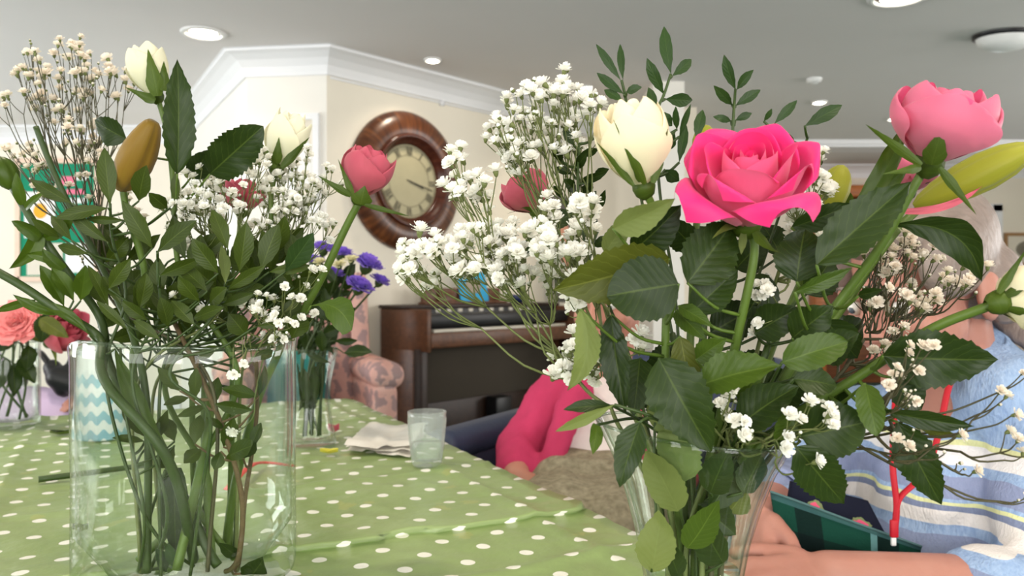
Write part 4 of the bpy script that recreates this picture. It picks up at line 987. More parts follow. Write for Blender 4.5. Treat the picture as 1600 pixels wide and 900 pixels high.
def leaf(parent, b, t, wid, mat, shape='rose', bend=.06, fold=16, serr=None, curve=0, roll=None, droop=0, name='leaf', rip=.035, flip=False):
    b = Vector(b); t = Vector(t); ax = t - b; L = ax.length; a = ax.normalized()
    n = (CAMP - (b + t) / 2).normalized(); n = (n - a * n.dot(a)); n = n.normalized() if n.length > .05 else perp(a)[0]
    roll = rng.uniform(-28, 28) if roll is None else roll
    n = Matrix.Rotation(R(roll), 3, a) @ n
    wid = wid / max(.75, math.cos(R(roll)))
    s = a.cross(n).normalized()
    if flip: s = -s
    big = L > .045
    serr = (shape in ('rose', 'round') and .07 or 0) if serr is None else serr
    nl = (40 if serr else 18) if big else (20 if serr else 12); nq = 8 if big else 6
    sd = rng.random() * 50; cf, sf = math.cos(R(fold)), math.sin(R(fold))
    root = parent.name; vs_ = VFOR.get(root); best = None; k = nq + 1; b0 = b
    FC = [(i*k + j, i*k + j + 1, (i+1)*k + j + 1, (i+1)*k + j) for i in range(nl) for j in range(nq)]
    for dl in STEPS:
      b = along(b0, dl); V = []; UV = []
      for i in range(nl + 1):
        u = i / nl; wv = wid / 2 * prof(shape, u)
        if serr and .03 < u < .97: wv *= 1 + serr * ((.6 - (i % 2)) if nl < 30 else (.9 - (i % 3) * .75))
        arch = 4 * u * (1 - u)
        c = b + ax * u + n * (bend * L * arch - droop * L * u * u) + s * (curve * L * arch)
        tw = noise.noise(Vector((sd, u * 2.2, 0))) * .35
        for j in range(nq + 1):
            q = j / nq * 2 - 1
            r_ = rip * L * noise.noise(Vector((sd + q * 1.6, u * 5, 3))) * abs(q)
            V.append(c + s * (q * wv * cf) + n * (abs(q) * wv * sf + r_ + q * wv * tw)); UV.append((q * .5 + .5, u))
      if vs_:
        low = [(p, vget(vs_, p)) for p in V]; low = [(p, q) for p, q in low if q[1] < vs_['top'] + .003]
        if low:
            ins = sum(1 for p, q in low if q[0] < q[2] - vs_['th'] / 2) * 2 > len(low)
            V = [clamp_in(vs_, p, .0004) if ins else push_out(vs_, p, .0004) for p in V]
      h = hits(root, V, FC, ('leaf', 'petal'))
      if best is None or h < best[0]: best = (h, V, UV, b)
      if h == 0: break
    h, V, UV, b = best; reg(root, V, FC); LASTB[0] = b
    return mk(name, V, FC, mat, parent, True, UV)
LASTB = [None]; VFOR = {}
def nearest(path, p):
    best = min(range(len(path)), key=lambda i: (path[i] - p).length + 1.6 * max(0, path[i].z - p.z + .45 * (path[i].xy - p.xy).length))
    return path[best]
class Plant:
    "a cut stem: stem path from the flower end down into the vase, leaves joined to it by stalks"
    def __init__(s, name, path, label, cat, r=.0028, mat='stemg', group=None, n=6):
        s.v = vfind(Vector(path[-1])); s.path = lay(path, s.v, r * 1.1); s.t = thing(name, s.path[-1], label, cat, group); VFOR[s.t.name] = s.v
        s.mb = MB(); s.mb.tube(s.path, [r * .85, r * 1.1], 8); s.mat = mat; s.r = r; reg(s.t.name, s.mb.v, s.mb.f, 'stem')
    def stalk(s, p, r=.0009):
        pth = s.path
        if s.v:
            rho, z, rr_ = vget(s.v, p)
            if rho > rr_ - .002 and z < s.v['top'] + .01: pth = [q for q in pth if q.z > s.v['c'].z + s.v['top'] - .004] or pth
        q = nearest(pth, p)
        if (q - p).length < .002: return
        best = None
        for jx, jy, jz in ((0, 0, -.1), (0, .15, -.1), (0, -.15, -.1), (.12, .1, -.2), (-.12, .1, 0), (0, .3, 0), (0, -.3, .1)):
            L = (p - q).length; m_ = (p + q) / 2 + Vector((jx, jy, jz)) * L; t_ = MB().tube(over_rim(s.v, catmull([p, m_, q], 4), r), [r, r * 1.4], 5)
            h = hits(s.t.name, t_.v, t_.f, (), ())
            if best is None or h < best[0]: best = (h, t_)
            if h == 0: break
        s.mb.add(best[1].v, best[1].f, 0, best[1].uv); reg(s.t.name, best[1].v, best[1].f, 'stem')
    def leaves(s, rows, d, mat='L_dark', shape='rose', join=True, **kw):
        for row in rows:
            bx_, by_, tx_, ty_, wp = row[:5]; o = row[5] if len(row) > 5 else {}
            db = o.get('d', d) ; dt = db + o.get('dd', rng.uniform(-.02, .012)); k = dict(kw); k.update({q: o[q] for q in o if q not in ('d', 'dd', 'm', 's')})
            b = W(bx_, by_, db); t = W(tx_, ty_, dt)
            leaf(s.t, b, t, wp / FPX * db, M[o.get('m', mat)], o.get('s', shape), **k)
            if join: s.stalk(LASTB[0])
        return s
    def done(s): s.mb.build('stem', M[s.mat], s.t); return s
def lay(path, v, r):
    "stem path, resampled; kept inside its vase below the rim and clear of what stands there already"
    path = [Vector(p) for p in path]
    if v and v.get('slots'):                                     # narrow neck: every stem takes the free place that lies on its way
        T = path[-3] - v['c']; fr = [k for k in range(len(v['slots'])) if k not in v['used']]
        k = min(fr, key=lambda k: (v['slots'][k] * v['c_r'] - T.xy.normalized() * v['c_r'] * min(1, T.xy.length / .10)).length); v['used'].add(k); q = v['slots'][k]
        path[-2] = v['c'] + Vector((q.x * v['c_r'], q.y * v['c_r'], .12)); path[-1] = v['c'] + Vector((q.x * v['c_r'] * .96, q.y * v['c_r'] * .96, .016))
    elif v and len(path) > 2:
        a, b = path[-2], path[-1]; hd = (b.xy - a.xy).length
        if hd > 1.2 * max(.004, a.z - b.z): k = max(.004, a.z - b.z) * .8 / hd; path[-1] = Vector((a.x + (b.x - a.x) * k, a.y + (b.y - a.y) * k, b.z))
    best = None; n = len(path)
    for dl in STEPS:
        pp = [p if i == 0 or i >= n - 2 else along(p, dl * (.6 if i == 1 else 1)) for i, p in enumerate(path)]
        c = catmull(pp, 6); out = [c[0]]
        for a, b in zip(c, c[1:]):
            m_ = max(1, int((b - a).length / .007)); out += [a.lerp(b, (j + 1) / m_) for j in range(m_)]
        if v:
            out = [clamp_in(v, p, r) for p in out]
            for _ in range(4): out = [out[0]] + [clamp_in(v, out[i] * .5 + (out[i-1] + out[i+1]) * .25, r) for i in range(1, len(out) - 1)] + [out[-1]]
        t_ = MB().tube(out[1:], r, 6); h = hits('', t_.v, t_.f)
        if best is None or h < best[0]: best = (h, out)
        if h == 0: break
    return best[1]
def petal(parent, O, Fm, phi, dphi, H, rb, rm, rt, curl, mat, z0=0, ruf=.02, name='petal', skew=.06, nt=15, ns=12, tipv=.0, edge=.28, taper=1):
    V = []; UV = []; sd = rng.random() * 90
    for i in range(nt + 1):
        t = 1 - (1 - i / nt) ** 1.7
        wa = dphi * (.42 + .58 * min(1, t / .45) ** .8) * (1 if t < .46 else 1 - taper * (1 - max(.02, 1 - ((t - .46) / .54) ** 2.5) ** .5))
        r = (1-t)**2 * rb + 2*t*(1-t) * (2*rm - .5*(rb + rt)) + t*t * rt
        if t > .7: r += curl * ((t - .7) / .3) ** 2
        for j in range(ns + 1):
            q = j / ns * 2 - 1; an = phi + q * wa
            rr = r * (1 + skew * q) + ruf * H * noise.noise(Vector((sd + q * 2, t * 2.5, 1))) * t
            z = z0 + H * t * (1 - edge * abs(q) ** 2.6 * t) + H * tipv * max(0, 1 - abs(q) * 1.2) * t ** 4
            if t > .8: z -= curl * .55 * ((t - .8) / .2) ** 2
            V.append(O + Fm @ Vector((rr * math.cos(an), rr * math.sin(an), z))); UV.append((q * .5 + .5, t))
    k = ns + 1; reg(parent.name, V, [(i*k + j, i*k + j + 1, (i+1)*k + j + 1, (i+1)*k + j) for i in range(nt) for j in range(ns)], 'petal')
    return mk(name, V, [(i*k + j, i*k + j + 1, (i+1)*k + j + 1, (i+1)*k + j) for i in range(nt) for j in range(ns)], mat, parent, True, UV)
BUD = [(3, .40, .16, .97, 0, 1.25), (3, .62, .34, 1.0, .0, 1.2), (3, .82, .60, .97, .04, 1.15), (3, .98, .82, .92, .10, 1.05)]
HALF = [(3, .25, .14, .92, 0, 1.2), (3, .42, .30, .95, 0, 1.2), (4, .62, .52, .97, .03, 1.0), (4, .82, .74, 1.0, .07, .95), (4, .98, .92, .93, .16, .95)]
OPEN = [(2, .10, .07, .84, 0, 1.25), (3, .19, .15, .87, 0, 1.5), (3, .31, .26, .91, .01, 1.4), (3, .46, .42, .95, .03, 1.3), (4, .64, .66, .98, .09, 1.2), (4, .82, .92, .95, .18, 1.15), (4, .92, 1.08, .84, .30, 1.1)]
PLUMP = [(3, .30, .16, .94, 0, 1.5), (3, .50, .32, .97, 0, 1.45), (3, .70, .52, 1.0, .02, 1.4), (3, .87, .70, .98, .05, 1.35), (3, 1.0, .86, .93, .10, 1.2)]
def bloom(parent, calyx, top, rad, layers, mat, seed=0, sepals=5, splen=.9, spout=.5, cal=.26, smat='sepal'):
    calyx = Vector(calyx); ax = Vector(top) - calyx; H = ax.length; Fm = frame(ax, Vector((1, 0, 0)))
    st = rng.getstate(); rng.seed(seed); k = 0
    for li, (n, rm, rt, h, curl, wd) in enumerate(layers):
        for j in range(n):
            phi = 2 * math.pi * j / n + li * 1.1 + rng.uniform(-.12, .12)
            petal(parent, calyx + ax.normalized() * H * .04, Fm, phi, math.pi / n * wd * rng.uniform(.95, 1.15), H * h * rng.uniform(.96, 1.03), rad * (.10 + .16 * rm), rad * rm, rad * rt, rad * curl * rng.uniform(.6, 1.5), mat, 0, .02, edge=.08 + .2 * rm, taper=.25 if rm < .7 else .85)
    mb = MB(); cr = rad * cal
    mb.lathe([(cr * .35, -cr * 1.1), (cr * .8, -cr * .7), (cr, -.1 * cr), (cr * .95, cr * .35), (cr * .6, cr * .6)], calyx, 14, 0, Fm); cal_o = mb.build('calyx', M[smat], parent)
    for j in range(sepals):
        a = 2 * math.pi * j / sepals + rng.uniform(-.2, .2) + .5; e = Fm @ Vector((math.cos(a), math.sin(a), 0)); z = ax.normalized()
        o = spout * rng.uniform(.7, 1.3); ln = H * splen * rng.uniform(.75, 1.1)
        b = calyx + e * cr * .85; dirv = (z * (1 - o) + e * o).normalized()
        leaf_dir(cal_o, b, b + dirv * ln, e, cr * .8, M[smat], .10 if o < .6 else -.12)
    rng.setstate(st); return cal_o
def leaf_dir(parent, b, t, outn, wid, mat, bend, name='sepal'):
    "narrow leaf whose face looks along outn"
    ax = t - b; L = ax.length; a = ax.normalized(); n = outn - a * outn.dot(a); n = n.normalized() if n.length > .02 else perp(a)[0]; s = a.cross(n)
    V = []; UV = []; nl = 12
    for i in range(nl + 1):
        u = i / nl; wv = wid / 2 * prof('sepal', u); c = b + ax * u + n * (bend * L * 4 * u * (1 - u))
        for q in (-1, -.5, 0, .5, 1): V.append(c + s * q * wv - n * abs(q) * wv * .3); UV.append((q * .5 + .5, u))
    FC = [(i*5 + j, i*5 + j + 1, (i+1)*5 + j + 1, (i+1)*5 + j) for i in range(nl) for j in range(4)]; reg((parent.parent or parent).name, V, FC, 'petal')
    return mk(name, V, FC, mat, parent, True, UV)
def lilybud(parent, b, t, wid, mat, name='bud', blunt=False):
    b = Vector(b); t = Vector(t); ax = t - b; L = ax.length; Fm = frame(ax); pr = [(0, .16), (.06, .42), (.2, .72), (.42, .95), (.6, 1), (.78, .86), (.9, .6), (.97, .34), (1, .04)]
    if blunt: pr = [(0, .3), (.08, .62), (.22, .92), (.4, 1), (.58, .96), (.75, .8), (.88, .62), (.96, .46), (1, .3), (1.005, .03)]
    q_ = MB().lathe([(wid / 2 * r, z * L) for z, r in pr], b, 12, 0, Fm); reg(parent.name, q_.v, q_.f, 'petal')
    MB().lathe([(wid / 2 * r, z * L) for z, r in pr], b, 36, 0, Fm, lambda r, z, a, i: (r * (.92 + .16 * abs(math.cos(a * 1.5)) ** .5 + .02 * math.cos(a * 9)), z)).build(name, mat, parent)
# gypsophila blossom and bud meshes, shared by all sprays
def floret_mesh(name, pm, seed, full=1.0):
    r_ = random.Random(seed); mb = MB()
    for n, el, ln, w_, z in ((7, 5, 1.0, .62, 0), (7, 32, .92, .6, .08), (6, 58, .8, .55, .12), (4, 78, .66, .5, .12)):
        for k in range(n):
            a = 2 * math.pi * (k + r_.random() * .5) / n + el; e = R(el * full + r_.uniform(-12, 12)); c, s_ = math.cos(a), math.sin(a); L = ln * r_.uniform(.85, 1.1); v = []; uv = []
            for i, (t, ww) in enumerate(((0, .18), (.55, .9), (.95, 1.0), (1.06, .45))):
                up = e + (.25 if t > .5 else 0); x = L * t * math.cos(up); zz = z + L * t * math.sin(up)
                for q in (-1, 0, 1):
                    yv = q * w_ * ww * .5; v.append((x * c - yv * s_, x * s_ + yv * c, zz + .08 * abs(q) * t + r_.uniform(-.03, .03))); uv.append((q * .5 + .5, t))
            mb.add(v, [(i*3 + j, i*3 + j + 1, (i+1)*3 + j + 1, (i+1)*3 + j) for i in range(3) for j in range(2)], 0, uv)
    mb.lathe([(.06, -.62), (.2, -.5), (.3, -.2), (.34, .02), (.2, .1)], (0, 0, 0), 8, 1)
    o = mb.build(name, [pm, M['gypstem']]); me = o.data; bpy.data.objects.remove(o); return me
FLO = [floret_mesh('blossom', M['gyp'], s) for s in (1, 2, 3, 4)]
FLB = [floret_mesh('blossom', M['gypbeige'], s, .9) for s in (5, 6, 7)]
def bud_mesh(pm):
    mb = MB(); mb.ell((0, 0, .3), (.34, .34, .42), None, 8, 6, 0); mb.lathe([(.05, -.3), (.26, -.1), (.36, .12), (.32, .36), (.24, .48)], (0, 0, 0), 8, 1)
    o = mb.build('bud', [pm, M['gypstem']]); me = o.data; bpy.data.objects.remove(o); return me
FLW = {}
BUDM = bud_mesh(M['gyp']); BUDB = bud_mesh(M['gypbeige'])
def spray(path, groups, label, size=9.5, kind='gyp', seed=1, budshare=.28, stem='gypstem', clump=5, ds=.03, thick=.0011, name='gypsophila_spray', dens=1.55):
    """path: stem points from branching hub down into the vase. groups: (cx, cy, rx, ry, d, n) pixel ellipses of blossoms, each reached by its own branch."""
    r_ = random.Random(seed); v_ = vfind(Vector(path[-1])); path = lay(path, v_, thick * 1.9); t = thing(name, path[-1], label, 'gypsophila', 'gypsophila sprays'); mb = MB(); VFOR[t.name] = v_
    def twig(pts, rs, n, cap=True, jit=.006):
        best = None
        for k in range(7):
            pp = list(pts)
            if k: pp = [pp[0]] + [q + Vector((r_.uniform(-1, 1), r_.uniform(-2, 2), r_.uniform(-1, 1))) * jit for q in pp[1:-1]] + [pp[-1]]
            c = over_rim(v_, catmull(pp, 3) if len(pp) > 2 else pp, rs[0]); q = MB().tube(c, rs, n, 0, cap); h = hits(t.name, q.v, q.f, (), ('twig',))
            if best is None or h < best[0]: best = (h, q)
            if h == 0: break
        q = best[1]; mb.add(q.v, q.f, 0, q.uv); reg(t.name, q.v, q.f, 'twig')
    mb.tube(path, [thick * 1.1, thick * 1.9], 6); reg(t.name, mb.v, mb.f, 'stem'); hub = path[0]; fl = FLO if kind == 'gyp' else FLB; bm = BUDM if kind == 'gyp' else BUDB
    sz = size / 1000 / 2 * 1.12; groups = [q[:5] + (int(q[5] * dens + .5),) for q in groups]
    for gi, (cx, cy, rx, ry, d, n) in enumerate(groups):
        c = W(cx, cy, d); k0 = max(0, min(len(path) - 1, int(r_.random() * max(1, sum(1 for q in path if q.z > path[0].z - .03)) * .8))); src = path[k0]
        sub = src.lerp(c, .62); sub.z -= .008
        mid = src.lerp(sub, .5) + Vector((r_.uniform(-.008, .008), r_.uniform(-.008, .008), -.006))
        twig([src, mid, sub], [thick * .95, thick * .62], 5, True, .012)
        left = n
        while left > 0:
            m_ = min(left, r_.randint(max(1, clump - 2), clump + 1)); left -= m_
            a = r_.random() * 6.283; rr = math.sqrt(r_.random())
            nc = W(cx + rx * rr * math.cos(a), cy + ry * rr * math.sin(a), d + r_.uniform(-ds, ds))
            node = sub.lerp(nc, .7) + Vector((0, 0, -.004))
            twig([sub, sub.lerp(node, .5) + Vector((r_.uniform(-.004, .004), 0, -.003)), node], [thick * .6, thick * .42], 4, True, .008)
            for q in range(m_):
                sp = 13 if m_ > 1 else 2
                f = nc + Vector((r_.gauss(0, 1), r_.gauss(0, 1), r_.gauss(0, .9))) * (sp / FPX * d * .72)
                best = None
                for tr in range(14):                              # clear of leaves, petals and other blossoms
                    fp = along(f, STEPS[min(tr, 12)] * .8) if tr < 8 else along(f, STEPS[tr - 5]) + Vector((r_.uniform(-1, 1), 0, r_.uniform(-1, 1))) * .006
                    bad = 0
                    if v_:
                        rho, z_, rg = vget(v_, fp)
                        if z_ < v_['top'] + .006 and rg - v_['th'] - sz * 1.15 < rho < rg + sz * 1.15: bad += 5
                    for q in near(fp, fp, sz * 1.1):
                        if q[1] == 'twig' and q[0] == t.name: continue
                        if q[2].find_nearest(fp, sz * (1.08 if q[0] != t.name else .8))[0] is not None: bad += 1 if q[1] != 'twig' else .2
                    for g_, gs in FLW.get(v_['k'] if v_ else 0, ()):
                        if (g_ - fp).length < (gs + sz) * .72: bad += .5
                    if best is None or bad < best[0]: best = (bad, fp)
                    if bad == 0: break
                f = best[1]; FLW.setdefault(v_['k'] if v_ else 0, []).append((f, sz))
                dv = (f - sub).normalized() * .55 + Vector((r_.uniform(-.5, .5), r_.uniform(-.75, .25), r_.uniform(.0, .8))); dv.normalize()
                isb = r_.random() < budshare; s_ = sz * (r_.uniform(.82, 1.18) if not isb else r_.uniform(.6, .85))
                st = f - dv * s_ * .5
                twig([node, node.lerp(st, .55) + Vector((0, 0, -.0015)), st], [thick * .42, thick * .3], 4, False, .004)
                e = frame(dv).to_euler(); e.rotate_axis('Z', r_.random() * 6)
                share('bud' if isb else 'blossom', bm if isb else r_.choice(fl), t, f, e, s_)
    mb.build('stem', M[stem], t); return t
# ------------------------------------------------------------------ glass vases
def glass_vase(name, c, outer, th, label, mat, wave=None, n=64, waterz=None, tilt=None):
    t = thing(name, c, label, 'vase'); VASES.append({'c': Vector(c), 'p': list(outer), 'th': th, 'w': wave, 'top': outer[-1][1], 'k': name})
    inner = [(max(r - th, .001), z) for r, z in outer if z > .012]; inner = [(.001, .011), (inner[0][0] * .7, .0105)] + inner
    pr = [(.001, 0)] + outer; top = outer[-1]
    pr += [(top[0] - th * .3, top[1] + th * .35), (top[0] - th * .8, top[1] + th * .25)] + inner[::-1]
    MB().lathe(pr, c, n, 0, None, wave).build('body', mat, t)
    ring = []
    for j in range(n + 1):
        a = 2 * math.pi * j / n; r_, z_ = wave(top[0], top[1], a, 0) if wave else top; ring.append(Vector(c) + Vector(((r_ - th / 2) * math.cos(a), (r_ - th / 2) * math.sin(a), z_ + th * .2)))
    MB().tube(ring, th * .42, 8, 0, False).build('rim', M['rimg'], t)
    return t
# cylinder vase
VL = Vector((-.312, .77, TZ + .004)); RL = .1
wl = lambda r, z, a, i: (r * (1 + .006 * math.sin(a * 3 + z * 9) + .004 * math.sin(a * 7 + 1)), z + (.0042 * math.sin(a * 3 + .9) + .002 * math.sin(a * 5 + .5)) * max(0, (z - .15) / .075) ** 2 if z > .15 else z)
glass_vase('cylinder_vase', VL, [(RL * .93, 0), (RL * .985, .004), (RL, .012), (RL, .05), (RL * .995, .10), (RL, .16), (RL * 1.0, .21), (RL * 1.012, .2245)], .0042, 'wide clear glass cylinder vase with a wavy rim', M['glass'], wl, 96)
def inL(k=0, r=.45, z=.012):
    a = k * 2.399; return VL + Vector((math.cos(a) * RL * r, math.sin(a) * RL * r, z))
# flared vase
VR = Vector((.117, .52, TZ + .004))
wr = lambda r, z, a, i: (r, z - .006 * math.cos(a) * max(0, (z - .05) / .13) if z > .05 else z)
glass_vase('flared_vase', VR, [(.031, 0), (.033, .004), (.031, .012), (.0285, .03), (.0285, .055), (.031, .085), (.0365, .115), (.0435, .14), (.052, .163), (.0625, .1835)], .0028, 'clear flared glass vase holding pink and cream roses', M['glass2'], wr, 72)
MB().lathe([(.001, .013), (.0272, .013), (.0258, .03), (.0258, .055), (.0282, .085), (.030, .094), (.001, .094)], VR, 48).build('water', M['water'], bpy.data.objects['flared_vase'])
VASES[-1].update(slots=[Vector((math.cos(k * 2.399), math.sin(k * 2.399))) * math.sqrt((k + .5) / 30) for k in range(30)], used=set(), c_r=.0225)
def inR(k=0, r=.5, z=.014):
    a = k * 2.399; return VR + Vector((math.cos(a) * .024 * r, math.sin(a) * .024 * r, z))
def neckR(k): a = k * 2.399; return VR + Vector((math.cos(a) * .022, math.sin(a) * .02, .125))

# ------------------------------------------------------------------ bouquet in the flared vase
# hot pink open rose
p = Plant('hot_pink_rose', [W(1166, 350, .478), W(1180, 385, .480), W(1168, 455, .485), W(1150, 535, .495), W(1128, 640, .51), neckR(0), inR(0)], 'wide open hot pink rose on a bright green stem', 'rose', .0030)
cx = bloom(p.t, W(1166, 348, .477), W(1172, 226, .444), .0315, OPEN, M['hot'], 11, 4, .45, .95, .30)
leaf(p.t, W(1163, 354, .474), W(1158, 398, .468), .0052, M['L_pale'], 'lance', .02, 20, 0, 0, 0, 0, 'sepal')
p.leaves([(1074, 442, 1146, 346, 92, {'d': .472, 'dd': .01, 'roll': 8, 'bend': .05}), (1081, 487, 1153, 421, 60, {'d': .488, 'dd': .0}), (1092, 603, 1221, 571, 66, {'d': .455, 'm': 'L_mid', 'roll': -30, 'fold': 22}),
 (1056, 485, 1102, 531, 32, {'d': .49, 'm': 'L_mid'}), (1088, 561, 1136, 528, 38, {'d': .48, 'm': 'L_mid'}), (1060, 478, 1114, 511, 24, {'d': .475, 'm': 'L_mid'}), (1182, 585, 1158, 633, 42, {'d': .475, 'm': 'L_mid'})], .48)
p.done()
# cream rose
p = Plant('cream_rose', [W(1004, 296, .474), W(1018, 318, .476), W(1030, 370, .49), W(1042, 470, .50), W(1040, 560, .505), neckR(1), inR(1)], 'plump cream white rose with long green sepals left of the open pink rose', 'rose', .0028)
cx = bloom(p.t, W(1006, 292, .474), W(978, 160, .462), .0205, PLUMP, M['cream'], 5, 0, .8, .2, .34)
for bx_, by_, tx_, ty_, wp, bd in ((1008, 288, 958, 186, 15, .12), (990, 290, 932, 222, 12, -.10), (1020, 286, 1044, 200, 17, -.14), (1000, 285, 985, 250, 8, .05)):
    leaf_dir(cx, W(bx_, by_, .462), W(tx_, ty_, .448), CAMP - W(bx_, by_, .462), wp / FPX * .46, M['sepal'], bd)
p.leaves([(1060, 444, 948, 463, 102, {'d': .452, 'dd': .0, 'roll': 6, 's': 'round', 'fold': 8}), (1046, 404, 864, 453, 92, {'d': .485, 'dd': -.005, 'm': 'L_olive', 'roll': -14}), (958, 357, 1055, 310, 48, {'d': .462, 'm': 'L_pale', 'roll': 20, 'fold': 24}),
 (988, 393, 1064, 320, 62, {'d': .487}), (907, 484, 886, 611, 44, {'d': .462, 'm': 'L_pale', 'curve': -.16, 'fold': 24, 'roll': 0}), (955, 492, 978, 645, 52, {'d': .486, 'fold': 28, 'roll': 15}), (950, 400, 930, 470, 46, {'d': .50}),
 (1063, 526, 1082, 622, 46, {'d': .492, 'm': 'L_olive', 'roll': 0}), (945, 395, 985, 335, 36, {'d': .49, 'm': 'L_pale'})], .48)
p.done()
# pink rose upper right
p = Plant('pink_rose', [W(1444, 264, .47), W(1420, 306, .475), W(1378, 382, .485), W(1318, 462, .50), W(1220, 600, .51), neckR(2), inR(2)], 'half open rose-pink rose with curling sepals beside a long lily bud', 'rose', .0030)
cx = bloom(p.t, W(1452, 254, .468), W(1494, 138, .455), .0285, PLUMP, M['pink'], 21, 0, .6, .7, .30)
for bx_, by_, tx_, ty_, wp, bd in ((1455, 258, 1474, 196, 36, .1), (1440, 258, 1352, 194, 16, -.12), (1440, 262, 1378, 272, 15, .1), (1468, 262, 1526, 336, 15, -.1)):
    leaf_dir(cx, W(bx_, by_, .452), W(tx_, ty_, .44), CAMP - W(bx_, by_, .45), wp / FPX * .45, M['sepal'], bd)
p.leaves([(1276, 414, 1424, 284, 78, {'d': .452, 'dd': .0, 'roll': -8, 'bend': .04}), (1245, 440, 1258, 358, 74, {'d': .468, 's': 'round'}), (1242, 456, 1332, 418, 24, {'d': .46, 'm': 'L_mid'}),
 (1392, 352, 1534, 440, 58, {'d': .488, 'curve': -.24, 'roll': 10, 's': 'lance'}), (1238, 528, 1302, 478, 64, {'d': .497}), (1342, 462, 1380, 452, 18, {'d': .48}), (1236, 356, 1332, 318, 40, {'d': .49})], .48)
p.done()
# smaller pink rose behind the gypsophila
p = Plant('pink_rose', [W(832, 330, .70), W(850, 380, .69), W(900, 480, .64), W(975, 600, .57), neckR(3), inR(3)], 'pink rose half hidden behind the white gypsophila cloud near the clock', 'rose', .0028)
cx = bloom(p.t, W(838, 330, .70), W(808, 276, .70), .0215, PLUMP, M['dusty'], 8, 5, .7, .8, .3)
p.leaves([(850, 355, 905, 330, 30, {}), (845, 365, 818, 400, 26, {})], .70); p.done()
# pink rose bud behind the lily bud
p = Plant('pink_rose_bud', [W(1418, 300, .56), W(1400, 350, .56), W(1340, 450, .55), W(1230, 600, .53), neckR(4), inR(4)], 'small pink rose bud tucked behind the pink rose and lily bud', 'rose', .003)
cx = bloom(p.t, W(1420, 300, .56), W(1428, 240, .56), .017, BUD, M['pink'], 9, 4, .7, .5, .3); p.done()
# cream rose at the right edge
p = Plant('cream_rose_bud', [W(1556, 474, .452), W(1530, 484, .455), W(1450, 516, .468), W(1340, 590, .49), W(1200, 680, .515), neckR(5), inR(5)], 'cream rose bud leaning out sideways on a long green stem', 'rose', .0032)
cx = bloom(p.t, W(1562, 472, .452), W(1628, 458, .452), .0175, BUD, M['cream'], 14, 5, .8, .35, .42)
leaf_dir(cx, W(1560, 458, .445), W(1606, 386, .44), CAMP - W(1560, 470, .45), .005, M['sepal'], -.14)
p.leaves([(1380, 556, 1560, 562, 88, {'d': .47, 'dd': -.02, 'roll': 12, 'fold': 8}), (1403, 660, 1471, 789, 62, {'d': .46, 'roll': 5, 'fold': 8}), (1376, 640, 1522, 666, 30, {'d': .455, 's': 'lance', 'roll': 20}), (1438, 670, 1493, 679, 16, {'d': .46, 'm': 'L_olive', 's': 'lance'}),
 (1352, 600, 1370, 682, 42, {'d': .448, 'm': 'L_mid', 's': 'round', 'roll': 0}), (1395, 590, 1440, 640, 60, {'d': .485})], .47)
p.done()
# leafy rose stems that fill the neck of the vase
p = Plant('rose_foliage_stem', [W(1050, 520, .515), W(1062, 600, .515), neckR(6), inR(6)], 'leafy rose stem with dark leaves at the neck of the flared vase', 'foliage stem', .0026, 'stemd')
p.leaves([(1030, 560, 1108, 700, 92, {'d': .478, 'dd': -.01, 'roll': 8}), (1000, 660, 968, 762, 50, {'d': .442, 'dd': -.004, 'roll': 15}), (1070, 752, 1032, 655, 78, {'d': .478, 'm': 'L_pale', 'flip': True, 'roll': 0, 'fold': 6, 's': 'round'}),
 (1062, 796, 1012, 704, 58, {'d': .486, 'm': 'L_pale', 'roll': 0, 's': 'round', 'fold': 6}), (1018, 894, 1036, 794, 62, {'d': .489, 'm': 'L_pale', 'roll': 0, 'fold': 6, 'dd': .0}), (1010, 640, 1060, 640, 60, {'d': .50, 'm': 'L_pale'}),
 (960, 632, 868, 674, 20, {'d': .45, 'm': 'L_pale', 's': 'lance'}), (956, 634, 880, 640, 22, {'d': .462, 's': 'lance'}), (932, 664, 926, 710, 22, {'d': .46, 'm': 'L_mid', 's': 'strap'}), (1000, 560, 990, 650, 60, {'d': .50})], .48)
p.done()
p = Plant('rose_foliage_stem', [W(1200, 540, .52), W(1165, 640, .52), neckR(7), inR(7)], 'leafy rose stem with broad leaves spilling over the right rim of the flared vase', 'foliage stem', .0026, 'stemd')
p.leaves([(1155, 666, 1248, 603, 68, {'d': .468}), (1252, 682, 1353, 660, 90, {'d': .462, 'roll': 0, 's': 'round'}), (1244, 698, 1318, 786, 72, {'d': .458, 'roll': 4, 'fold': 8}), (1222, 566, 1325, 534, 56, {'d': .452, 'm': 'L_mid', 's': 'round', 'roll': -8}),
 (1240, 592, 1308, 604, 50, {'d': .463}), (1140, 800, 1166, 762, 42, {'d': .502, 'm': 'L_olive'}), (1092, 788, 1150, 836, 56, {'d': .503}), (1245, 640, 1210, 700, 44, {'d': .47, 'm': 'L_mid'}), (1150, 720, 1108, 800, 60, {'d': .51}), (1290, 560, 1342, 520, 54, {'d': .48}), (1130, 880, 1090, 800, 60, {'d': .495}), (1160, 770, 1190, 710, 50, {'d': .495}), (1110, 770, 1140, 700, 56, {'d': .49}), (1075, 850, 1120, 780, 50, {'d': .498, 'm': 'L_mid'}), (1060, 900, 1040, 840, 40, {'d': .5}),
 (1180, 520, 1250, 480, 60, {'d': .51}), (1190, 700, 1120, 690, 70, {'d': .535}), (1290, 500, 1340, 560, 58, {'d': .51}), (1200, 430, 1160, 500, 60, {'d': .53}), (1320, 600, 1290, 650, 50, {'d': .49})], .48)
p.done()
p = Plant('rose_foliage_stem', [W(1100, 430, .56), W(1098, 560, .54), neckR(8), inR(8)], 'shaded leafy rose stem at the back of the flared vase bouquet', 'foliage stem', .0026, 'stemd')
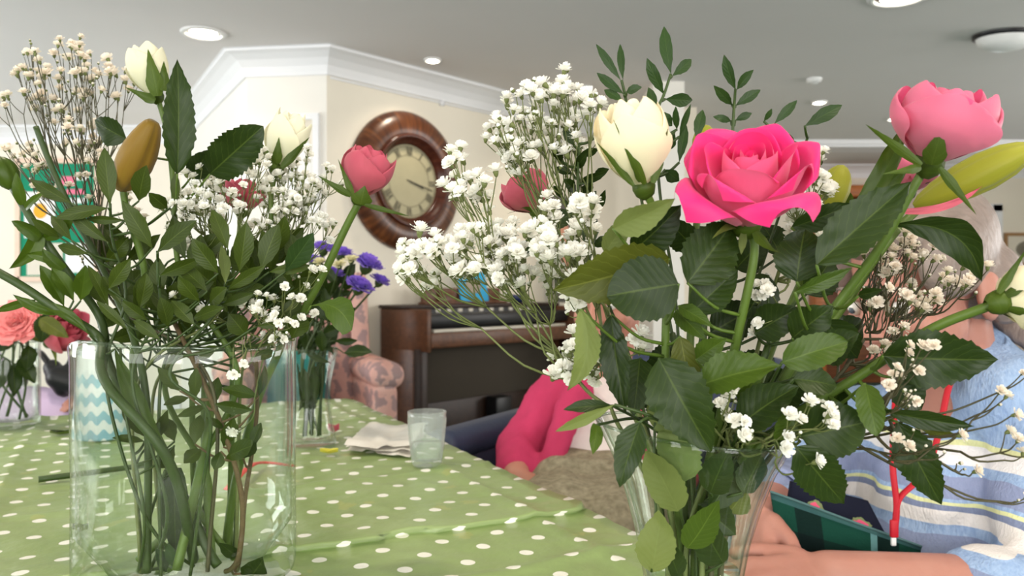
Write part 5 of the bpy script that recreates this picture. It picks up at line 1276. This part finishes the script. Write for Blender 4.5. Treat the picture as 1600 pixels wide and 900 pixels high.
p.leaves([(1020, 470, 960, 420, 70, {}), (1110, 520, 1180, 480, 70, {}), (1060, 560, 1000, 600, 76, {}), (1140, 600, 1210, 560, 76, {}), (1100, 640, 1150, 700, 80, {'d': .535}), (1030, 620, 980, 590, 60, {}), (1200, 620, 1270, 600, 70, {}), (1260, 460, 1300, 400, 60, {}), (1220, 400, 1190, 350, 50, {}), (1090, 390, 1040, 340, 50, {}), (1150, 420, 1200, 370, 56, {}), (1280, 540, 1350, 500, 60, {}), (1060, 700, 1020, 760, 60, {'d': .525}), (1120, 740, 1150, 690, 60, {'d': .53})], .56)
p.done()
# pinnate sprigs rising above the roses (zoom coordinates -> pixels)
def zz(rows, ox=900, oy=30, s=2.726): return [(ox + a / s, oy + b / s, ox + c / s, oy + d_ / s, w_ / s) + tuple(r) for a, b, c, d_, w_, *r in rows]
def sprig(path, rows, d, label, mat='L_blue', shape='lance', **kw):
    p = Plant('leafy_sprig', path, label, 'foliage sprig', .0011, 'stemd', 'leafy sprigs'); p.leaves(rows, d, mat, shape, fold=10, bend=.05, rip=.01, **kw); p.done(); return p
sprig([W(971, 125, .52), W(977, 150, .52), W(985, 200, .525), W(1005, 330, .53), W(1050, 520, .53), neckR(9), inR(9)], zz([(190, 260, 85, 105, 38), (200, 258, 188, 105, 34), (205, 320, 88, 228, 42), (200, 350, 120, 300, 40), (215, 310, 282, 290, 40)]), .52, 'green sprig with paired leaves rising right above the cream rose')
sprig([W(1048, 116, .53), W(1037, 150, .53), W(1027, 180, .53), W(1030, 300, .535), W(1060, 520, .53), neckR(10), inR(10)], zz([(405, 232, 375, 30, 58), (410, 242, 492, 170, 50), (375, 320, 302, 165, 54), (380, 340, 496, 345, 62), (347, 398, 308, 290, 42), (350, 395, 410, 455, 52), (430, 470, 425, 370, 32), (440, 500, 490, 360, 28), (440, 610, 470, 450, 44), (380, 640, 440, 690, 60), (420, 480, 380, 560, 60)]), .53, 'tallest green leaf sprig between the cream and hot pink roses')
sprig([W(1149, 140, .53), W(1146, 180, .53), W(1142, 240, .535), W(1120, 400, .535), W(1090, 560, .53), neckR(11), inR(11)], zz([(680, 300, 630, 150, 46), (685, 300, 757, 215, 40), (665, 365, 586, 282, 44), (680, 368, 787, 300, 46), (662, 435, 583, 415, 34), (678, 432, 750, 400, 34), (510, 510, 540, 385, 50), (520, 530, 592, 475, 36)]), .53, 'green leaf sprig rising behind the hot pink rose')
sprig([W(1262, 215, .55), W(1245, 260, .55), W(1220, 330, .55), W(1160, 520, .54), neckR(12), inR(12)], zz([(845, 445, 942, 345, 42), (975, 455, 1134, 365, 64), (800, 435, 835, 380, 24), (980, 540, 1047, 622, 64), (930, 560, 880, 480, 40)]), .54, 'green sprig with two long leaves at the right of the hot pink rose')
sprig([W(905, 225, .60), W(903, 270, .60), W(905, 330, .60), W(925, 420, .59), W(985, 560, .56), neckR(13), inR(13)], [(878, 252, 866, 226, 15), (900, 264, 918, 238, 17), (895, 272, 866, 262, 14), (905, 284, 948, 270, 15), (900, 300, 880, 280, 18), (908, 302, 926, 284, 17), (905, 242, 936, 232, 14), (928, 274, 952, 264, 15), (912, 332, 932, 298, 18), (906, 340, 914, 372, 16), (925, 385, 958, 372, 18), (897, 228, 880, 200, 14), (930, 215, 945, 200, 12), (936, 330, 946, 296, 12), (935, 360, 920, 325, 14), (880, 310, 864, 290, 12)], .60, 'dark small-leaved sprig inside the gypsophila cloud', 'L_dark')
# lily stems with buds
p = Plant('lily_stem', [W(1432, 330, .53), W(1400, 360, .53), W(1340, 440, .53), W(1230, 580, .525), neckR(14), inR(14)], 'lily stem with a long yellow-green bud pointing right behind the pink rose', 'lily', .0034)
lilybud(p.t, W(1428, 322, .53), W(1618, 228, .50), .024, M['lilybud'])
leaf(p.t, W(1344, 326, .50), W(1412, 196, .50), .0135, M['lily'], 'strap', .05, 20, 0, .06)
leaf(p.t, W(1350, 340, .51), W(1420, 262, .50), .0125, M['lily'], 'strap', .05, 20, 0, -.1)
leaf(p.t, W(1400, 330, .52), W(1530, 292, .52), .005, M['dusty'], 'strap', .03, 10, 0, .1, 0, 0, 'petal_edge'); p.done()
p = Plant('lily_stem', [W(1290, 330, .56), W(1270, 400, .56), W(1200, 560, .54), neckR(15), inR(15)], 'short lily stem with an upright green bud beside the hot pink rose', 'lily', .0032)
lilybud(p.t, W(1282, 346, .56), W(1318, 258, .555), .021, M['lilybud']); leaf(p.t, W(1325, 330, .565), W(1328, 300, .565), .008, M['lily'], 'strap', .05, 10, 0); p.stalk(W(1282, 346, .56), .0022); p.done()
p = Plant('lily_stem', [W(1098, 250, .58), W(1090, 330, .57), W(1080, 500, .55), neckR(16), inR(16)], 'lily stem with a narrow green bud behind the cream and hot pink roses', 'lily', .0030)
lilybud(p.t, W(1096, 256, .58), W(1104, 195, .58), .0165, M['lilybud']); p.done()
# gypsophila of the flared vase
hubC = [W(905, 560, .56), W(930, 610, .555), W(975, 670, .545), neckR(17), inR(17)]
spray([W(868, 545, .56), W(915, 610, .555), W(970, 672, .545), neckR(17), inR(17)], [(690, 405, 62, 34, .56, 26), (655, 430, 30, 22, .55, 9), (760, 390, 45, 45, .55, 18), (710, 250, 14, 26, .55, 4), (745, 300, 42, 26, .56, 14), (800, 400, 50, 38, .56, 24), (835, 430, 46, 36, .56, 20), (770, 350, 36, 24, .58, 9)], 'wide spray of white gypsophila reaching left across the wall clock', 10.5, 'gyp', 3, .22, 'gypstem', 4)
spray([W(935, 470, .58), W(945, 540, .57), W(985, 640, .55), neckR(18), inR(18)], [(795, 185, 30, 42, .60, 16), (840, 165, 40, 40, .60, 18), (890, 145, 24, 26, .60, 10), (870, 215, 44, 30, .60, 18), (830, 260, 40, 28, .59, 12), (905, 190, 30, 50, .60, 10), (790, 230, 30, 24, .59, 10)], 'upright spray of white gypsophila beside the cream rose', 10.5, 'gyp', 5, .24, 'gypstem', 4)
spray([W(950, 480, .55), W(960, 560, .55), W(1000, 650, .545), neckR(19), inR(19)], [(870, 370, 34, 40, .53, 16), (920, 345, 22, 30, .53, 8), (890, 420, 30, 34, .54, 12), (912, 470, 22, 26, .54, 7), (885, 560, 20, 30, .54, 14), (925, 560, 18, 34, .55, 9), (998, 540, 8, 8, .50, 2), (860, 335, 20, 20, .55, 5)], 'lower spray of white gypsophila round the olive leaf', 11, 'gyp', 8, .2, 'gypstem', 4)
spray([W(1225, 400, .53), W(1200, 480, .53), W(1170, 600, .53), neckR(20), inR(20)], [(1262, 285, 24, 30, .52, 10), (1292, 236, 12, 14, .52, 4), (1250, 330, 30, 30, .53, 12), (1276, 300, 14, 16, .51, 6), (1240, 370, 30, 20, .53, 8), (1200, 470, 30, 40, .53, 9), (1300, 350, 16, 10, .52, 4)], 'small spray of white gypsophila between the hot pink rose and the lily bud', 8.5, 'gyp', 12, .25, 'gypstem', 3)
spray([W(1350, 530, .53), W(1310, 590, .53), W(1230, 660, .525), neckR(21), inR(21)], [(1400, 400, 40, 34, .55, 22), (1440, 420, 40, 34, .54, 16), (1380, 460, 36, 34, .54, 18), (1420, 480, 34, 30, .53, 12), (1500, 440, 28, 34, .53, 8), (1370, 410, 24, 30, .56, 10), (1410, 530, 22, 26, .52, 9), (1450, 470, 30, 24, .53, 7)], 'spray of gypsophila covering the face of the seated woman in the striped jumper', 7.5, 'gypb', 15, .35, 'gypdark', 3)
spray([W(1150, 668, .50), W(1128, 705, .508), neckR(22), inR(22)], [(1092, 612, 6, 6, .46, 2), (1133, 625, 16, 26, .47, 6), (1168, 672, 16, 8, .452, 4), (1238, 660, 8, 8, .452, 2), (1226, 690, 10, 18, .45, 3), (1270, 636, 12, 10, .452, 3), (1294, 652, 14, 8, .448, 4), (1272, 722, 5, 5, .45, 1), (1140, 592, 6, 6, .46, 1)], 'scattered gypsophila blossoms hanging low over the rim of the flared vase', 8.2, 'gyp', 19, .08, 'gypstem', 2, .006, dens=1.0)
spray([W(1400, 650, .47), W(1330, 670, .48), W(1230, 700, .505), neckR(23), inR(23)], [(1415, 610, 24, 40, .45, 12), (1440, 690, 40, 14, .45, 5), (1420, 560, 14, 26, .45, 6), (1520, 730, 24, 14, .44, 3), (1560, 640, 44, 30, .44, 4), (1590, 700, 30, 30, .44, 4), (1590, 780, 20, 20, .44, 3), (1600, 590, 20, 20, .44, 2), (1480, 690, 40, 20, .44, 3), (1395, 600, 12, 20, .45, 4)], 'sparse dark-stemmed gypsophila reaching right across the striped jumper', 6.2, 'gypb', 23, .6, 'gypdark', 2, .02, .0012, dens=1.1)

# ------------------------------------------------------------------ bouquet in the cylinder vase
def nkL(k, z=.19): a = k * 2.399; return VL + Vector((math.cos(a) * RL * .5, math.sin(a) * RL * .45, z))
p = Plant('white_rose_bud', [W(247, 156, .74), W(262, 210, .745), W(272, 300, .75), W(285, 440, .76), nkL(0), W(300, 760, .76), inL(0)], 'greenish white rose bud held highest above the cylinder vase', 'rose', .0030)
cx = bloom(p.t, W(244, 150, .74), W(222, 76, .74), .0175, PLUMP, M['greenish'], 31, 0, .9, .3, .40)
for bx_, by_, tx_, ty_, wp, bd in ((246, 150, 231, 76, 26, .08), (256, 142, 256, 95, 20, -.12), (242, 158, 195, 136, 16, -.16)):
    leaf_dir(cx, W(bx_, by_, .725), W(tx_, ty_, .722), CAMP - W(bx_, by_, .73), wp / FPX * .73, M['sepal'], bd)
p.leaves([(277, 272, 277, 92, 50, {'d': .70, 'dd': .0, 'roll': 10}), (328, 272, 411, 197, 66, {'d': .73, 's': 'round', 'roll': 0}), (298, 278, 326, 234, 42, {'d': .74}), (198, 217, 148, 188, 42, {'d': .76}), (385, 480, 442, 418, 62, {'d': .79}), (262, 420, 320, 470, 50, {'d': .8})], .74); p.done()
p = Plant('cream_rose_bud', [W(430, 272, .78), W(422, 310, .78), W(410, 400, .78), nkL(1), W(330, 760, .77), inL(1)], 'greenish cream rose bud above the gypsophila in the cylinder vase', 'rose', .0030)
cx = bloom(p.t, W(432, 262, .78), W(460, 178, .78), .0190, PLUMP, M['greenish'], 37, 0, .9, .4, .40)
for bx_, by_, tx_, ty_, wp, bd in ((430, 262, 408, 222, 12, -.1), (440, 262, 484, 214, 14, -.12), (432, 256, 436, 214, 16, .1)):
    leaf_dir(cx, W(bx_, by_, .765), W(tx_, ty_, .76), CAMP - W(bx_, by_, .77), wp / FPX * .77, M['sepal'], bd)
p.leaves([(440, 255, 420, 200, 14, {'d': .80})], .78); p.done()
p = Plant('pink_rose_bud', [W(560, 318, .74), W(540, 356, .745), W(500, 440, .755), W(455, 520, .77), W(408, 610, .785), W(366, 760, .79), W(352, 870, .79) ], 'dusty pink rose bud leaning towards the wall clock', 'rose', .0040)
cx = bloom(p.t, W(562, 308, .74), W(584, 234, .73), .0225, PLUMP, M['dusty'], 41, 0, .6, .5, .36)
for bx_, by_, tx_, ty_, wp, bd in ((563, 320, 570, 290, 34, .08), (552, 308, 528, 248, 11, -.15), (570, 320, 640, 338, 9, -.14), (548, 306, 496, 274, 12, .1)):
    leaf_dir(cx, W(bx_, by_, .715), W(tx_, ty_, .71), CAMP - W(bx_, by_, .72), wp / FPX * .72, M['sepal'], bd)
p.leaves([(486, 478, 550, 516, 48, {'d': .72, 's': 'spoon', 'm': 'L_mid', 'curve': -.2, 'roll': 0, 'fold': 6})], .74); p.done()
p = Plant('pink_rose', [W(376, 330, .86), W(372, 380, .85), W(360, 460, .83), nkL(3), inL(3)], 'dusky pink rose hidden behind the gypsophila in the cylinder vase', 'rose', .0030)
cx = bloom(p.t, W(378, 330, .86), W(380, 282, .86), .023, HALF, M['dusty'], 43, 3, .6, .7, .3); p.done()
p = Plant('lily_stem', [W(192, 296, .74), W(200, 340, .745), W(230, 440, .76), nkL(4), W(285, 780, .77), inL(4)], 'lily stem with a plump olive-brown bud below the white rose bud', 'lily', .0038)
lilybud(p.t, W(188, 296, .74), W(240, 190, .72), .031, M['lilybrown'], 'bud', True); p.done()
p = Plant('lily_stem', [W(18, 290, .74), W(60, 360, .74), W(108, 430, .75), W(160, 500, .77), VL + Vector((-.06, -.03, .2)), W(250, 700, .76), inL(5)], 'thick green lily stem with a bud leaning to the left', 'lily', .0042, 'stemd')
lilybud(p.t, W(22, 296, .74), W(-6, 246, .74), .022, M['lily'])
for bx_, by_, tx_, ty_, wp, c_ in ((60, 355, 14, 420, 26, -.12), (70, 372, 118, 332, 20, .1), (95, 412, 40, 398, 18, .1), (36, 320, 25, 268, 18, .0), (40, 326, 70, 300, 12, .0), (62, 372, 18, 345, 22, .1), (100, 420, 66, 388, 20, -.1)):
    b = W(bx_, by_, .73); leaf(p.t, b, W(tx_, ty_, .72), wp / FPX * .73, M['lily'], 'strap', .06, 20, 0, c_)
p.done()
p = Plant('lily_stem', [W(-20, 416, .72), W(40, 450, .73), W(100, 492, .745), W(160, 530, .765), VL + Vector((-.055, -.055, .195)), W(262, 715, .71), W(300, 860, .75), inL(6)], 'thick lily stem running out level to the left over the rim', 'lily', .0046, 'stemd')
for bx_, by_, tx_, ty_, wp, c_ in ((140, 524, 52, 474, 18, .12), (60, 468, -10, 488, 14, .05), (110, 490, 20, 460, 18, -.08), (100, 478, 62, 414, 28, 0), (126, 470, 134, 414, 30, 0), (115, 470, 80, 418, 24, 0), (180, 545, 258, 702, 30, .02)):
    b = W(bx_, by_, .725); leaf(p.t, b, W(tx_, ty_, .715), wp / FPX * .72, M['lily'], 'lance', .05, 16, 0, c_)
    p.stalk(b)
p.done()
p = Plant('cut_lily_stem', [W(56, 198, .78), W(78, 255, .78), W(110, 325, .78), W(165, 430, .78), nkL(7), inL(7)], 'bare cut stem end standing among the gypsophila at the left', 'stem', .0034, 'stemd'); p.done()
# leafy sprigs of the cylinder vase
def sprigL(path, rows, d, label, twig=False, mat='L_lance', r=.0015):
    p = Plant('leafy_sprig', path, label, 'foliage sprig', r, 'twig' if twig else 'stemd', 'leafy sprigs'); rows = [q[:4] + (q[4] * 1.18,) + q[5:] for q in rows]; p.leaves(rows, d, mat, 'lance', fold=12, bend=.05, rip=.012); p.done(); return p
sprigL([W(172, 318, .72), W(176, 380, .725), W(200, 470, .73), VL + Vector((-.05, -.06, .2)), W(228, 812, .72), inL(8)], [(172, 320, 163, 230, 25), (217, 314, 229, 258, 26), (113, 318, 48, 281, 18), (169, 325, 86, 341, 18), (196, 344, 134, 342, 12), (238, 388, 191, 313, 25), (168, 378, 110, 334, 18), (112, 376, 80, 337, 16), (138, 396, 90, 384, 16), (262, 326, 232, 301, 20), (275, 318, 275, 268, 13), (93, 371, 48, 340, 14)], .72, 'leafy sprig with narrow leaves spreading to the left under the lily bud')
sprigL([W(246, 392, .71), W(247, 440, .715), W(250, 500, .72), VL + Vector((-.02, -.075, .2)), W(262, 790, .70), inL(9, .7)], [(246, 394, 308, 344, 24), (341, 427, 300, 372, 26), (250, 430, 315, 403, 20), (218, 482, 229, 427, 22), (262, 510, 250, 464, 22), (304, 508, 267, 469, 20), (170, 480, 137, 414, 15), (190, 476, 159, 431, 15), (170, 451, 204, 404, 22), (212, 489, 229, 424, 24), (324, 455, 281, 416, 22), (312, 471, 278, 432, 20), (230, 500, 190, 470, 18), (200, 515, 150, 470, 14), (250, 530, 208, 500, 16)], .70, 'leafy sprig with narrow leaves at the front left of the cylinder vase rim')
sprigL([W(356, 392, .72), W(352, 450, .72), W(330, 500, .72), VL + Vector((.01, -.075, .2)), W(330, 640, .71), W(316, 760, .72), inL(10)], [(356, 390, 331, 327, 22), (374, 424, 385, 346, 27), (408, 421, 436, 350, 28), (446, 424, 490, 363, 31, {'m': 'L_blue'}), (352, 443, 346, 383, 16, {'m': 'L_pale'}), (356, 452, 416, 414, 18), (346, 477, 398, 458, 16), (328, 474, 355, 449, 22), (420, 425, 490, 416, 16), (300, 500, 350, 480, 16), (400, 510, 450, 505, 10)], .71, 'leafy sprig with narrow leaves in front of the gypsophila of the cylinder vase')
sprigL([W(270, 500, .75), W(300, 560, .74), W(345, 660, .735), W(380, 780, .735), W(372, 880, .735), inL(11)], [(281, 611, 246, 574, 18), (306, 622, 307, 574, 16), (296, 621, 255, 633, 13), (322, 634, 276, 651, 13), (331, 635, 341, 589, 18), (404, 620, 346, 607, 18), (396, 641, 336, 631, 18), (305, 694, 313, 648, 20), (349, 698, 365, 652, 22), (315, 702, 287, 724, 20), (352, 716, 407, 692, 24), (345, 705, 335, 735, 18), (310, 560, 340, 540, 16), (350, 670, 322, 652, 10)], .735, 'woody brown sprig with pinnate leaves inside the cylinder vase', True, 'L_lance', .0024)
sprigL([W(400, 560, .74), W(402, 640, .75), W(392, 720, .75), W(382, 782, .745), W(374, 870, .735), inL(12)], [(404, 619, 414, 570, 12), (392, 700, 408, 660, 16), (380, 716, 400, 690, 14), (392, 560, 436, 548, 14), (377, 872, 342, 848, 17, {'m': 'L_dark'}), (385, 908, 414, 870, 38, {'m': 'L_dark', 'd': .74})], .748, 'forked brown twig with few leaves at the right inside the cylinder vase', True, 'L_lance', .0022)
sprigL([W(188, 545, .745), W(195, 640, .73), W(227, 812, .725), W(216, 890, .735), inL(13)], [(229, 684, 188, 630, 19), (227, 690, 175, 684, 12), (273, 696, 252, 732, 20), (273, 690, 257, 652, 20), (240, 690, 262, 640, 16)], .735, 'thin forked sprig at the left inside the cylinder vase')
sprigL([W(258, 735, .72), W(232, 815, .725), W(222, 895, .735), inL(14, .3)], [(273, 731, 275, 869, 34, {'m': 'L_dark', 's': 'strap', 'd': .735}), (260, 893, 243, 857, 17, {'m': 'L_blue'}), (274, 888, 262, 848, 15, {'m': 'L_blue'})], .738, 'short sprig with one broad dark leaf standing in the cylinder vase')
rr = random.Random(4); fill = []
for k in range(66):
    x = rr.uniform(150, 465); y = rr.uniform(385, 535); a = rr.uniform(-2.8, -.3); l_ = rr.uniform(44, 74)
    fill.append((x, y, x + l_ * math.cos(a), y + l_ * math.sin(a), rr.uniform(18, 30), {'d': rr.uniform(.74, .84)}))
sprigL([W(250, 440, .80), W(280, 520, .79), nkL(15), inL(15)], fill[:22], .78, 'shaded leafy sprig at the back left of the cylinder vase')
sprigL([W(330, 430, .80), W(320, 520, .79), nkL(16), inL(16)], fill[22:44], .78, 'shaded leafy sprig in the middle of the cylinder vase')
sprigL([W(410, 440, .82), W(380, 520, .80), nkL(17), inL(17)], fill[44:], .78, 'shaded leafy sprig at the back right of the cylinder vase')
# plain stems seen through the glass
for k, (pts, lab) in enumerate((([(328, 600, .75), (326, 668, .75), (300, 790, .74), (276, 900, .73)], 'thick pale green cut stem standing at the front of the cylinder vase'), ([(320, 600, .77), (320, 723, .76), (332, 900, .75)], 'upright green cut stem in the middle of the cylinder vase'), ([(300, 590, .80), (302, 740, .80), (310, 880, .80)], 'slim green cut stem at the back of the cylinder vase'))):
    mb = MB(); mb.tube(lay([W(*q) for q in pts[:-1]] + [Vector((W(*pts[-1]).x, pts[-1][2], TZ + .023))], VASES[0], .0046 - k * .0006), [.0042 - k * .0006, .0046 - k * .0006], 8); reg('flower_stem_%d' % k, mb.v, mb.f, 'stem'); one('flower_stem', mb, M['stemg'], lab, 'stem')
# gypsophila of the cylinder vase
spray([W(150, 400, .80), W(180, 480, .79), nkL(18), inL(18)], [(25, 95, 34, 40, .84, 9), (70, 120, 34, 50, .84, 10), (110, 120, 36, 50, .83, 12), (150, 115, 34, 44, .82, 12), (180, 135, 24, 34, .82, 7), (60, 170, 34, 36, .84, 9), (120, 185, 44, 36, .83, 9), (10, 150, 20, 36, .84, 5), (95, 140, 44, 44, .84, 9), (112, 78, 16, 14, .83, 3)], 'tall airy spray of beige gypsophila at the upper left over the cylinder vase', 9.8, 'gypb', 31, .3, 'gypdark', 3)
spray([W(175, 430, .81), W(200, 500, .80), nkL(19), inL(19)], [(80, 235, 34, 30, .83, 8), (20, 225, 24, 26, .83, 5), (140, 240, 34, 36, .82, 10), (120, 290, 36, 26, .82, 7), (70, 275, 30, 24, .82, 5), (30, 260, 20, 20, .83, 3), (215, 330, 34, 20, .80, 6), (130, 405, 8, 6, .76, 2), (165, 210, 26, 26, .82, 5)], 'sparser beige gypsophila below the tall spray, in front of the notice board', 8.4, 'gypb', 35, .3, 'gypdark', 3)
spray([W(350, 430, .79), W(340, 500, .78), nkL(20), inL(20)], [(300, 300, 40, 24, .76, 18), (330, 270, 30, 24, .77, 12), (270, 335, 26, 16, .76, 8), (340, 320, 40, 30, .76, 16), (400, 330, 40, 34, .77, 18), (385, 270, 26, 26, .78, 6), (290, 390, 40, 30, .77, 8), (410, 250, 18, 16, .76, 5), (350, 290, 24, 26, .77, 10)], 'dense white gypsophila in the centre of the cylinder vase bouquet', 9.4, 'gyp', 41, .2, 'gypstem', 4)
spray([W(420, 440, .80), W(400, 510, .79), nkL(21), inL(21)], [(455, 290, 34, 34, .79, 20), (490, 310, 34, 34, .80, 18), (470, 260, 30, 22, .79, 10), (440, 350, 26, 30, .77, 12), (500, 360, 26, 26, .79, 9), (515, 270, 20, 26, .80, 6), (430, 300, 26, 24, .78, 10)], 'white gypsophila at the right of the cylinder vase bouquet, beside the dusty pink bud', 9.4, 'gyp', 43, .25, 'gypstem', 4)
spray([W(430, 500, .76), W(420, 540, .76), nkL(22), inL(22)], [(425, 495, 26, 14, .72, 8), (410, 480, 24, 14, .73, 5), (455, 455, 20, 16, .72, 4), (440, 520, 22, 14, .73, 6), (470, 500, 16, 14, .72, 4), (368, 580, 8, 8, .71, 2), (375, 670, 8, 10, .71, 2), (300, 470, 50, 24, .75, 6), (480, 430, 14, 12, .73, 4)], 'low white gypsophila blossoms at the right rim of the cylinder vase', 8.6, 'gyp', 47, .15, 'gypstem', 2)

# ------------------------------------------------------------------ vase of purple flowers
c = tpix(487, 697); c.z = TZ + .004; VP = c
glass_vase('waisted_vase', c, [(.041, 0), (.043, .005), (.040, .02), (.034, .05), (.031, .08), (.034, .11), (.040, .14), (.046, .168)], .003, 'clear waisted glass vase of purple flowers', M['glass'], None, 56)
M['purple'] = petalmat('purple_petal', srgb(112, 84, 196), srgb(146, 112, 222), .3, .6, .15)
M['palegreen'] = petalmat('pale_statice', srgb(206, 204, 150), srgb(226, 222, 180), .3, .6, .1)
def frilly(parent, c, up, rad, mat, seed, name='flower_head', n=46, cone=.9):
    r_ = random.Random(seed); mb = MB(); Fm = frame(up)
    for k in range(n):
        fr = k / n; el = R(8 + 78 * fr); a = k * 2.399; L = rad * (1.05 - .35 * fr) * r_.uniform(.85, 1.1); v = []; uv = []; dv = Fm @ Vector((math.cos(a) * math.cos(el), math.sin(a) * math.cos(el), math.sin(el) * cone)); sd = Fm @ Vector((-math.sin(a), math.cos(a), 0)); nn = dv.cross(sd)
        for t, ww in ((.1, .2), (.55, .7), (.85, 1.0), (1.0, .8)):
            for q in (-1, -.33, .33, 1): v.append(c + dv * L * t + sd * q * ww * rad * .30 + nn * (r_.uniform(-.06, .06) * rad * t + .1 * rad * abs(q))); uv.append((q * .5 + .5, t))
        mb.add(v, [(i*4 + j, i*4 + j + 1, (i+1)*4 + j + 1, (i+1)*4 + j) for i in range(3) for j in range(3)], 0, uv)
    reg(parent.name, mb.v, mb.f, 'petal'); o = mb.build(name, mat, parent); MB().lathe([(rad * .12, -rad * .4), (rad * .3, -rad * .2), (rad * .38, .0), (rad * .3, rad * .2)], c, 12, 0, Fm).build('calyx', M['stemd'], parent); return o
pf = [(572, 418, 34, 1.40), (560, 452, 30, 1.36), (532, 400, 26, 1.42), (505, 392, 26, 1.44), (520, 432, 24, 1.40), (592, 442, 22, 1.42), (490, 412, 24, 1.45)]
pl = ['purple frilly flower on the waisted vase closest to the organ', 'low purple frilly flower hanging over the waisted vase', 'upper purple frilly flower against the cream wall', 'topmost purple flower of the waisted vase behind the dusty pink stem', 'small purple flower deep in the waisted vase bunch', 'purple flower nodding at the outside of the waisted vase bunch', 'purple flower tucked behind the gypsophila of the cylinder vase']
for k, (x, y_, w_, d) in enumerate(pf):
    top = W(x, y_, d); p = Plant('purple_flower', [top, top.lerp(VP + Vector((0, 0, .17)), .5) + Vector((0, 0, -.01)), VP + Vector((.02 * math.cos(k), .02 * math.sin(k), .14)), VP + Vector((.015 * math.cos(k * 2), .015 * math.sin(k * 2), .014))], pl[k], 'flower', .0022, 'stemd')
    frilly(p.t, top, (top - (VP + Vector((0, -.1, .12)))).normalized() + Vector((0, -.5, .2)), w_ / FPX * d * .85, M['purple'], k); p.done()
for k, (x, y_, dk) in enumerate(((530, 416, 1.34), (549, 408, 1.33), (500, 412, 1.38))):
    top = W(x, y_, dk); p = Plant('statice', [top, VP + Vector((.01 * k, .012, .15)), VP + Vector((.01 * k - .01, 0, .014))], ('pale cream statice head between the two uppermost purple flowers', 'cream statice head beside the purple flower closest to the organ', 'cream statice head half hidden by the dusty pink rose stem')[k], 'flower', .0016, 'stemd')
    frilly(p.t, top, Vector((0, -.4, 1)), .014, M['palegreen'], 50 + k, 'flower_head', 24); p.done()
p = Plant('foliage_stem', [W(500, 470, 1.42), W(492, 520, 1.42), VP + Vector((0, .01, .12)), VP + Vector((0, 0, .014))], 'bushy dark green foliage in the vase of purple flowers', 'foliage stem', .0026, 'stemd'); rr = random.Random(9)
rows = []
for k in range(46):
    x = rr.uniform(465, 545); y_ = rr.uniform(440, 560); a = rr.uniform(-3.1, .4); l_ = rr.uniform(28, 46); rows.append((x, y_, x + l_ * math.cos(a), y_ + l_ * math.sin(a), rr.uniform(12, 22), {'d': rr.uniform(1.36, 1.48)}))
p.leaves(rows, 1.42, 'L_dark', 'lance')
p.leaves([(485 + rr.uniform(-18, 18), 655 + rr.uniform(-30, 5), 485 + rr.uniform(-26, 26), 590 + rr.uniform(-30, 10), 16, {'d': 1.42 + rr.uniform(-.02, .02), 'dd': 0}) for k in range(14)], 1.42, 'L_dark', 'lance'); p.done()
# ------------------------------------------------------------------ vase of carnations at the left edge
c = tpix(18, 668); c.z = TZ + .004; VC = c
glass_vase('small_cylinder_vase', c, [(.048, 0), (.0505, .004), (.051, .02), (.051, .10), (.051, .168)], .003, 'small straight clear vase of carnations at the end of the table', M['glass'], None, 56)
MB().lathe([(.001, .012), (.0475, .012), (.0475, .078), (.001, .078)], VC, 40).build('water', M['water'], bpy.data.objects['small_cylinder_vase'])
M['carn'] = petalmat('carnation_petal', srgb(232, 120, 116), srgb(246, 160, 160), .3, .65, .1)
def cst(k): return VC + Vector((.03 * math.cos(k * 2.4), .03 * math.sin(k * 2.4), .014))
top = W(24, 496, 1.52)
p = Plant('carnation', [top, W(22, 560, 1.56), VC + Vector((0, 0, .11)), cst(0)], 'large salmon pink carnation in the small straight vase', 'carnation', .0026, 'stemd'); frilly(p.t, top + Vector((0, .01, -.012)), Vector((.1, -.75, .45)), .047, M['carn'], 77, 'flower_head', 90, .55); p.done()
top = W(95, 512, 1.55)
p = Plant('rose', [W(80, 545, 1.57), W(55, 575, 1.58), VC + Vector((.02, 0, .12)), cst(1)], 'deep pink rose facing away beside the salmon carnation', 'rose', .003, 'stemd')
cx = bloom(p.t, W(78, 535, 1.57), W(118, 506, 1.53), .040, HALF, M['dusty'], 51, 4, .5, .9, .3)
p.leaves([(62, 498, 108, 528, 26, {'d': 1.46, 'm': 'L_olive', 'roll': 0}), (72, 490, 64, 536, 30, {'d': 1.49, 'roll': 0}), (45, 540, 40, 580, 22, {}), (30, 560, 55, 600, 24, {}), (10, 560, -5, 610, 26, {}), (20, 570, 22, 620, 22, {}), (15, 520, 0, 550, 24, {})], 1.56); p.done()
for k, (x0, y0) in enumerate(((8, 545), (38, 550), (-8, 550))):
    mb = MB(); mb.tube(lay([W(x0, y0, 1.6), VC + Vector((.02 * k - .02, .012 * (k - 1), .1)), cst(k + 3)], VASES[-1], .0026), [.002, .0026], 6); reg('left_stem_%d' % k, mb.v, mb.f, 'stem'); one('flower_stem', mb, M['stemd'], ('dark green stem under the salmon carnation in the small straight vase', 'dark green stem beside the deep pink rose in the small straight vase', 'dark green stem at the far side of the small straight vase')[k], 'stem')
